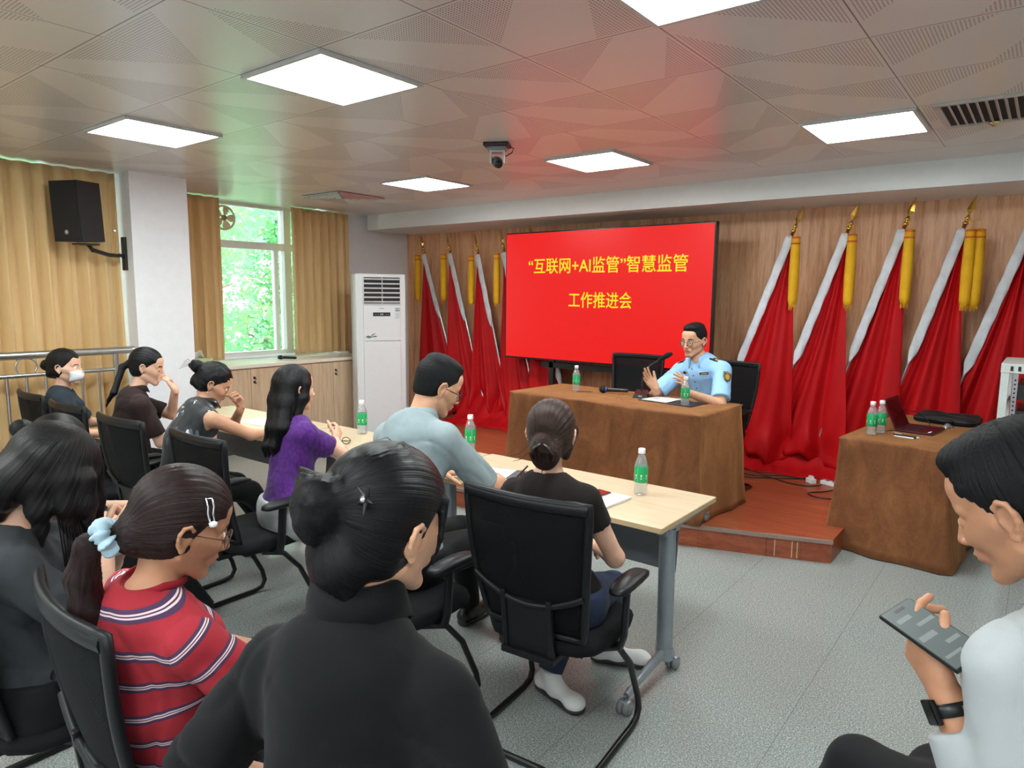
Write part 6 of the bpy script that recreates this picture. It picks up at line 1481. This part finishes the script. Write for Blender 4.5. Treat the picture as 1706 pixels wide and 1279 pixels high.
# ---------------------------------------------------------------- nearest woman in black
p = Person('nearest woman, seen from behind in a black shirt, hair in a messy bun', (-.84, .66, .57), (-.895, .712, 1.165), (-.880, .775, 1.300), -4, 12, 4, sy=14, py=5, s=1.06, sw=.165, skinm=SK_M, hunch=.03, drop=.035)
p.arms(1, (-.60, .92, .68), (.6, -.3, -.8), curl=30); p.arms(-1, (-1.10, .78, .68), (-.6, -.3, -.9), curl=30)
p.legs(1, (-.72, 1.25, .10)); p.legs(-1, (-.98, 1.28, .10)); p.body(near=True, headh=.0026)
M_BK = fabric('black_shirting', srgb(6, 7, 10), rough=.85, bump=.3, var=.08)
p.shirt(M_BK, e=.020, sleeve=1.0, h=.006, neck=(.068, .016), hem=-.12, disp=WR(.007, 71, (6, 6, 7)), armpull=.016); collar(p, M_BK, r=.068, h=.040, drop=.036, gap=30, tilt=.05)
p.pants(M_BLKT)
bn = p.world(-.016, -.124, .030)
def fn(F, L):
    F.ell(bn, (.048, .046, .052), None, .012); rr = random.Random(5)
    for k in range(9): F.ell(bn + npv([rr.uniform(-.034, .034) for _ in range(3)]), (.020, .018, .022), None, .006)
    F.ell(L(0, -.09, -.05), (.055, .04, .05), p.Rh, .025)
    for q_ in (-1, -.6, -.2, .2, .6): F.cone(L(q_ * .048, -.080, -.05), L(q_ * .050, -.070, -.115 - .012 * abs(q_)), .026, .012, .02)
    F.cone(L(.070, .050, .06), L(.078, .052, .0), .010, .005, .008); F.cone(L(.078, .052, .0), L(.074, .050, -.05), .005, .0015, .005)
p.hair(H_BLK, fn, h=.0034, flow=((0, -.13, .03), (0, -1, .1)), grooves=(.0005, 75), t=.015, nape=None, ecut=.9)
m = MB(); c = p.world(.062, -.100, .062)
for a in range(5):
    an = a * 1.256; m.tube([V(c), V(c + p.Rh[:, 0] * .024 * cos(an) - p.Rh[:, 1] * .006 + p.Rh[:, 2] * .024 * sin(an))], [.005, .0015], 6)
m.build('star_hair_clip', M_BLK, p.o); m = MB(); m.lathe([(0, -.004), (.006, -.002), (.006, .002), (0, .004)], V(c - p.Rh[:, 1] * .008), 12, Matrix(p.Rh.tolist()) @ RX(pi / 2)); m.build('clip_jewel', plain('clip_jewel', srgb(210, 210, 214), .15, .9), p.o)
rr = random.Random(8)
strands('loose_hair', H_BLK, p, [[p.world(x_, y_, .136 - .3 * x_ * x_), p.world(x_ + .012, y_ - .02, .143 - .3 * x_ * x_), p.world(x_ + .025, y_ - .05, .139 - .3 * x_ * x_)] for x_, y_ in ((-.03, .0), (.0, .01), (.02, -.01), (.035, .0))] + [[bn + npv((rr.uniform(-.03, .03), 0, .048)), bn + npv((rr.uniform(-.04, .04), -.02, .060)), bn + npv((rr.uniform(-.06, .0), -.03, .050))] for k in range(4)], .0006)

# ---------------------------------------------------------------- man in the white shirt with phone
p = Person('man at the right edge in a white shirt, looking down at his phone', (.08, 1.52, .575), (.105, 1.468, 1.200), (-.008, 1.478, 1.338), 72, 30, -4, sy=56, py=54, male=True, s=1.06, sw=.165, skinm=SK_T, hunch=.05)
W1 = np.array((-.086, 1.358, 1.012))
p.arms(-1, W1, (.5, -.3, -.8), fd=(-.60, .40, .60), pn=(.75, .60, .15), curl=(30, 46, 54, 60), thumb=(.80, .42, .42, 16)); p.arms(1, (.03, 1.46, .97), (.5, .8, -.6), fd=(-.6, -.35, .45), pn=(.2, -.8, .5), curl=(40, 40, 40, 42))
p.legs(1, (-.46, 1.90, .10), (-.8, .5, .9), toe=(-.8, .6, 0)); p.legs(-1, (-.12, 2.06, .10), (-.2, .5, .9), toe=(-.4, .8, 0)); p.body(near=True, headh=.0026)
M_WS = fabric('white_shirting', srgb(168, 173, 176), rough=.7, bump=.3, var=.03)
p.shirt(M_WS, e=.020, sleeve=1.80, h=.006, neck=(.066, .02), hem=-.05, disp=WR(.009, 81), armpull=.006); collar(p, M_WS, r=.064, h=.040, drop=.034, gap=28, tilt=.0)
p.pants(M_BLKT, e=.014, waist=.08); p.shoes(M_BSH, M_SOLE, .007)
E_, W_ = p.arm[-1]; d = (W_ - E_) / np.linalg.norm(W_ - E_); c = W_ - d * .022; u = np.cross(d, (0, 0, 1)); u /= np.linalg.norm(u); w = np.cross(d, u)
wt = empty('wrist_watch', tuple(c), 0, 'black smart watch on the left wrist of the man in the white shirt', 'watch')
m = MB(); m.tube([V(u * cos(a) * .033 + w * sin(a) * .031) for a in [2 * pi * k / 30 for k in range(30)]], .0035, 8, closed=True, sx=3.2, up=V(d)) if False else m.grid([[V(u * cos(a) * r_ + w * sin(a) * r_ * .94 + d * z_) for (r_, z_) in ((.0325, -.011), (.0345, -.011), (.0345, .011), (.0325, .011), (.0325, -.011))] for a in [2 * pi * k / 30 for k in range(30)]], closed=True); m.build('strap', M_BLK, wt)
m = MB(); q_ = -npv(p.hands[-1][2]); q_ = q_ - d * (q_ @ d); q_ /= np.linalg.norm(q_); s_ = np.cross(d, q_)
m.box((0, 0, 0), (.036, .042, .011), None, .004); m.xf(Matrix((tuple(s_) + (0,), tuple(d) + (0,), tuple(q_) + (0,), (0, 0, 0, 1))).transposed()); m.xf(Matrix.Translation(V(q_ * .036))); m.build('watch_case', plain('watch_glass_black', srgb(12, 12, 14), .12), wt)
def fn(F, L):
    F.ell(L(0, .028, .104), (.066, .062, .034), p.Rh, .02); F.ell(L(0, -.03, .105), (.072, .078, .04), p.Rh, .02); F.ell(L(0, -.075, .05), (.058, .04, .06), p.Rh, .02)
p.hair(H_SHORT, fn, h=.0032, flow=((0, -.02, .13), (0, 0, 1)), t=.010, line=.004, nape=-.035, ecut=1.1, grooves=(.0012, 55))
# the phone: from px (1487,1025) far end to (1610,1110) near end
A_ = npv((-.174, 1.404, 1.11)); B_ = npv((-.070, 1.342, 1.089)); A_ = (A_ + B_) / 2 + (A_ - B_) * .62; ax = (B_ - A_) / np.linalg.norm(B_ - A_); nrm = npv((.25, -.55, .75)); nrm -= ax * (nrm @ ax); nrm /= np.linalg.norm(nrm); sd = np.cross(nrm, ax); c = (-.117, 1.366, 1.112)
e = empty('smartphone', tuple(c), 0, 'black smartphone with a lit grey chat screen held by the man in the white shirt', 'phone')
Mx = Matrix((tuple(sd) + (0,), tuple(ax) + (0,), tuple(nrm) + (0,), (0, 0, 0, 1))).transposed()
m = MB(); m.box((0, 0, 0), (.074, .158, .009), None, .0035); m.xf(Mx); m.build('case', M_BLK, e)
m = MB(); m.box((0, 0, .0046), (.068, .150, .0012)); m.xf(Mx); sc_ = m.build('display', emit('grey_chat_screen', srgb(120, 134, 132), 0.75), e)
m = MB()
for (x, y, w_, h_) in ((-.012, -.045, .03, .010), (.012, -.022, .036, .008), (-.012, .004, .034, .012), (.014, .03, .028, .008), (-.01, .052, .036, .006)): m.box((x, y, .0053), (w_, h_, .0006))
m.xf(Mx); m.build('chat_bubble', emit('pale_chat_bubble', srgb(160, 172, 170), 0.8), sc_)
m = MB(); m.box((0, -.066, .0054), (.022, .006, .0006), None); m.xf(Mx); m.build('camera_notch', M_BLK, sc_)

# ---------------------------------------------------------------- officer on the stage
p = Person('officer in a light blue uniform and glasses speaking with both hands raised', (-2.10, 5.30, .715), (-2.165, 5.185, 1.205), (-2.200, 5.150, 1.355), 168, 8, 0, sy=172, py=170, male=True, s=1.03, sw=.182, skinm=SK_M, hunch=.03)
p.arms(1, (-2.34, 4.80, .995), (-.7, 0, -.8), fd=(-.35, -.35, .6), pn=(.8, -.45, .2), curl=(8, 10, 14, 18), spread=8, thumb=(.7, .5, -.1, 5))
p.arms(-1, (-2.10, 4.84, .985), (.9, .3, -.7), fd=(-.10, -.35, .65), pn=(-.9, -.25, .1), curl=(20, 26, 30, 34), spread=5, thumb=(.6, .5, .1, 5))
p.legs(1, (-2.2, 4.85, ST + .10), (0, -1, .4)); p.legs(-1, (-2.0, 4.85, ST + .10), (0, -1, .4)); p.body(near=True, headh=.0034)
M_UN = fabric('light_blue_uniform', srgb(150, 192, 232), rough=.7, bump=.25, var=.05)
p.shirt(M_UN, name='uniform_shirt', e=.020, sleeve=.85, h=.006, neck=(.064, .012), hem=-.06, disp=WR(.005, 91), armpull=.012, vneck=.03); collar(p, M_UN, r=.062, h=.034, drop=.040, gap=30, tilt=.15)
m = MB()
for k in range(5): m.lathe([(.0055, 0), (.0055, .002), (.001, .0025)], p.chest + p.fw * (.138 - .005 * k) + p.up * (.075 - .055 * k), 12, V((0, 0, 1)).rotation_difference(V(p.fw)).to_matrix())
m.build('button', M_BTN, p.o)
M_GOLDT = plain('gold_thread', srgb(206, 172, 82), .35, .6); M_NAVY = plain('black_navy_cloth', srgb(20, 22, 34), .7)
for q_ in (-1, 1):
    c = p.Sh[q_] + p.up * .084 - p.rt * q_ * .035; dr = p.rt * q_ * .9 - p.up * .38; dr /= np.linalg.norm(dr); nn = np.cross(dr, p.fw) * (-q_); nn = nn / np.linalg.norm(nn); nn = nn if nn[2] > 0 else -nn; fw_ = np.cross(nn, dr)
    MM = Matrix((tuple(dr) + (0,), tuple(fw_) + (0,), tuple(nn) + (0,), (0, 0, 0, 1))).transposed(); MM.translation = V(c)
    m = MB(); m.box((0, 0, .0), (.105, .048, .008), None, .003); m.xf(MM); ep = m.build('epaulette', M_NAVY, p.o)
    m = MB(); m.lathe([(.013, .004), (.013, .0055), (.009, .0065), (0, .007)], (0.0, 0, 0), 16); m.box((.035, 0, .005), (.006, .036, .002)); m.lathe([(.006, .004), (.006, .0065), (0, .007)], (-.03, 0, 0), 5); m.xf(MM); m.build('gold_insignia', M_GOLDT, ep)
E_, W_ = p.arm[-1]; S_ = p.Sh[-1]; d = (E_ - S_) / np.linalg.norm(E_ - S_); out = -p.rt * .75 + p.fw * .66; out -= d * (out @ d); out /= np.linalg.norm(out); s_ = np.cross(d, out); c = S_ + d * .105 + out * .078
MM = Matrix((tuple(s_) + (0,), tuple(-d) + (0,), tuple(out) + (0,), (0, 0, 0, 1))).transposed(); MM.translation = V(c)
shield = [(-.032, .04), (0, .047), (.032, .04), (.034, 0), (.022, -.032), (0, -.046), (-.022, -.032), (-.034, 0)]
m = MB(); m.prism(shield[::-1], -.003, .003); m.xf(MM); bd = m.build('sleeve_badge', M_NAVY, p.o)
m = MB(); m.prism([(x * .55, y * .55 - .004) for x, y in shield][::-1], .003, .0042); m.tube([(x * .88, y * .88, .003) for x, y in shield], .0018, 5, closed=True, up=(0, 0, 1)); m.box((0, .031, .004), (.034, .006, .002)); m.xf(MM); m.build('gold_emblem', M_GOLDT, bd)
def chest_box(name, x, z, w_, h_, mat, parent, off=.0, dz=.003):
    c = p.chest + p.up * z + p.rt * x; f_ = p.fw + p.rt * x * 1.5; f_ /= np.linalg.norm(f_); c = c + p.fw * (.137 + off - abs(x) * .30); r_ = np.cross(f_, p.up); r_ /= np.linalg.norm(r_); u_ = np.cross(r_, f_)
    MM = Matrix((tuple(r_) + (0,), tuple(u_) + (0,), tuple(f_) + (0,), (0, 0, 0, 1))).transposed(); MM.translation = V(c); m = MB(); m.box((0, 0, 0), (w_, h_, dz)); m.xf(MM); return m.build(name, mat, parent), MM
nt_, _ = chest_box('name_tag', -.085, .030, .072, .018, M_NAVY, p.o, .004); chest_box('name_tag_lettering', -.085, .030, .05, .005, M_GOLDT, nt_, .0062)
bdg, MM = chest_box('chest_badge', .085, .040, .060, .010, M_GOLDT, p.o, .004); m = MB(); m.lathe([(.014, 0), (.012, .004), (0, .006)], (0, 0, 0), 16); m.xf(MM); m.build('round_emblem', M_NAVY, bdg)
for q_ in (-1, 1): chest_box('pocket_flap', q_ * .082, -.002, .085, .026, M_UN, p.o, .003)
p.pants(M_BLKT)
def fn(F, L): F.ell(L(0, .026, .104), (.062, .056, .030), p.Rh, .02); F.ell(L(0, -.03, .1), (.068, .07, .036), p.Rh, .02)
p.hair(H_SHORT, fn, h=.0038, flow=((0, -.02, .12), (0, 0, 1)), t=.007, line=.006, nape=-.05, ecut=1.15, grooves=(.0008, 50))
p.glasses(M_BLK, r=.021, thick=.0018)
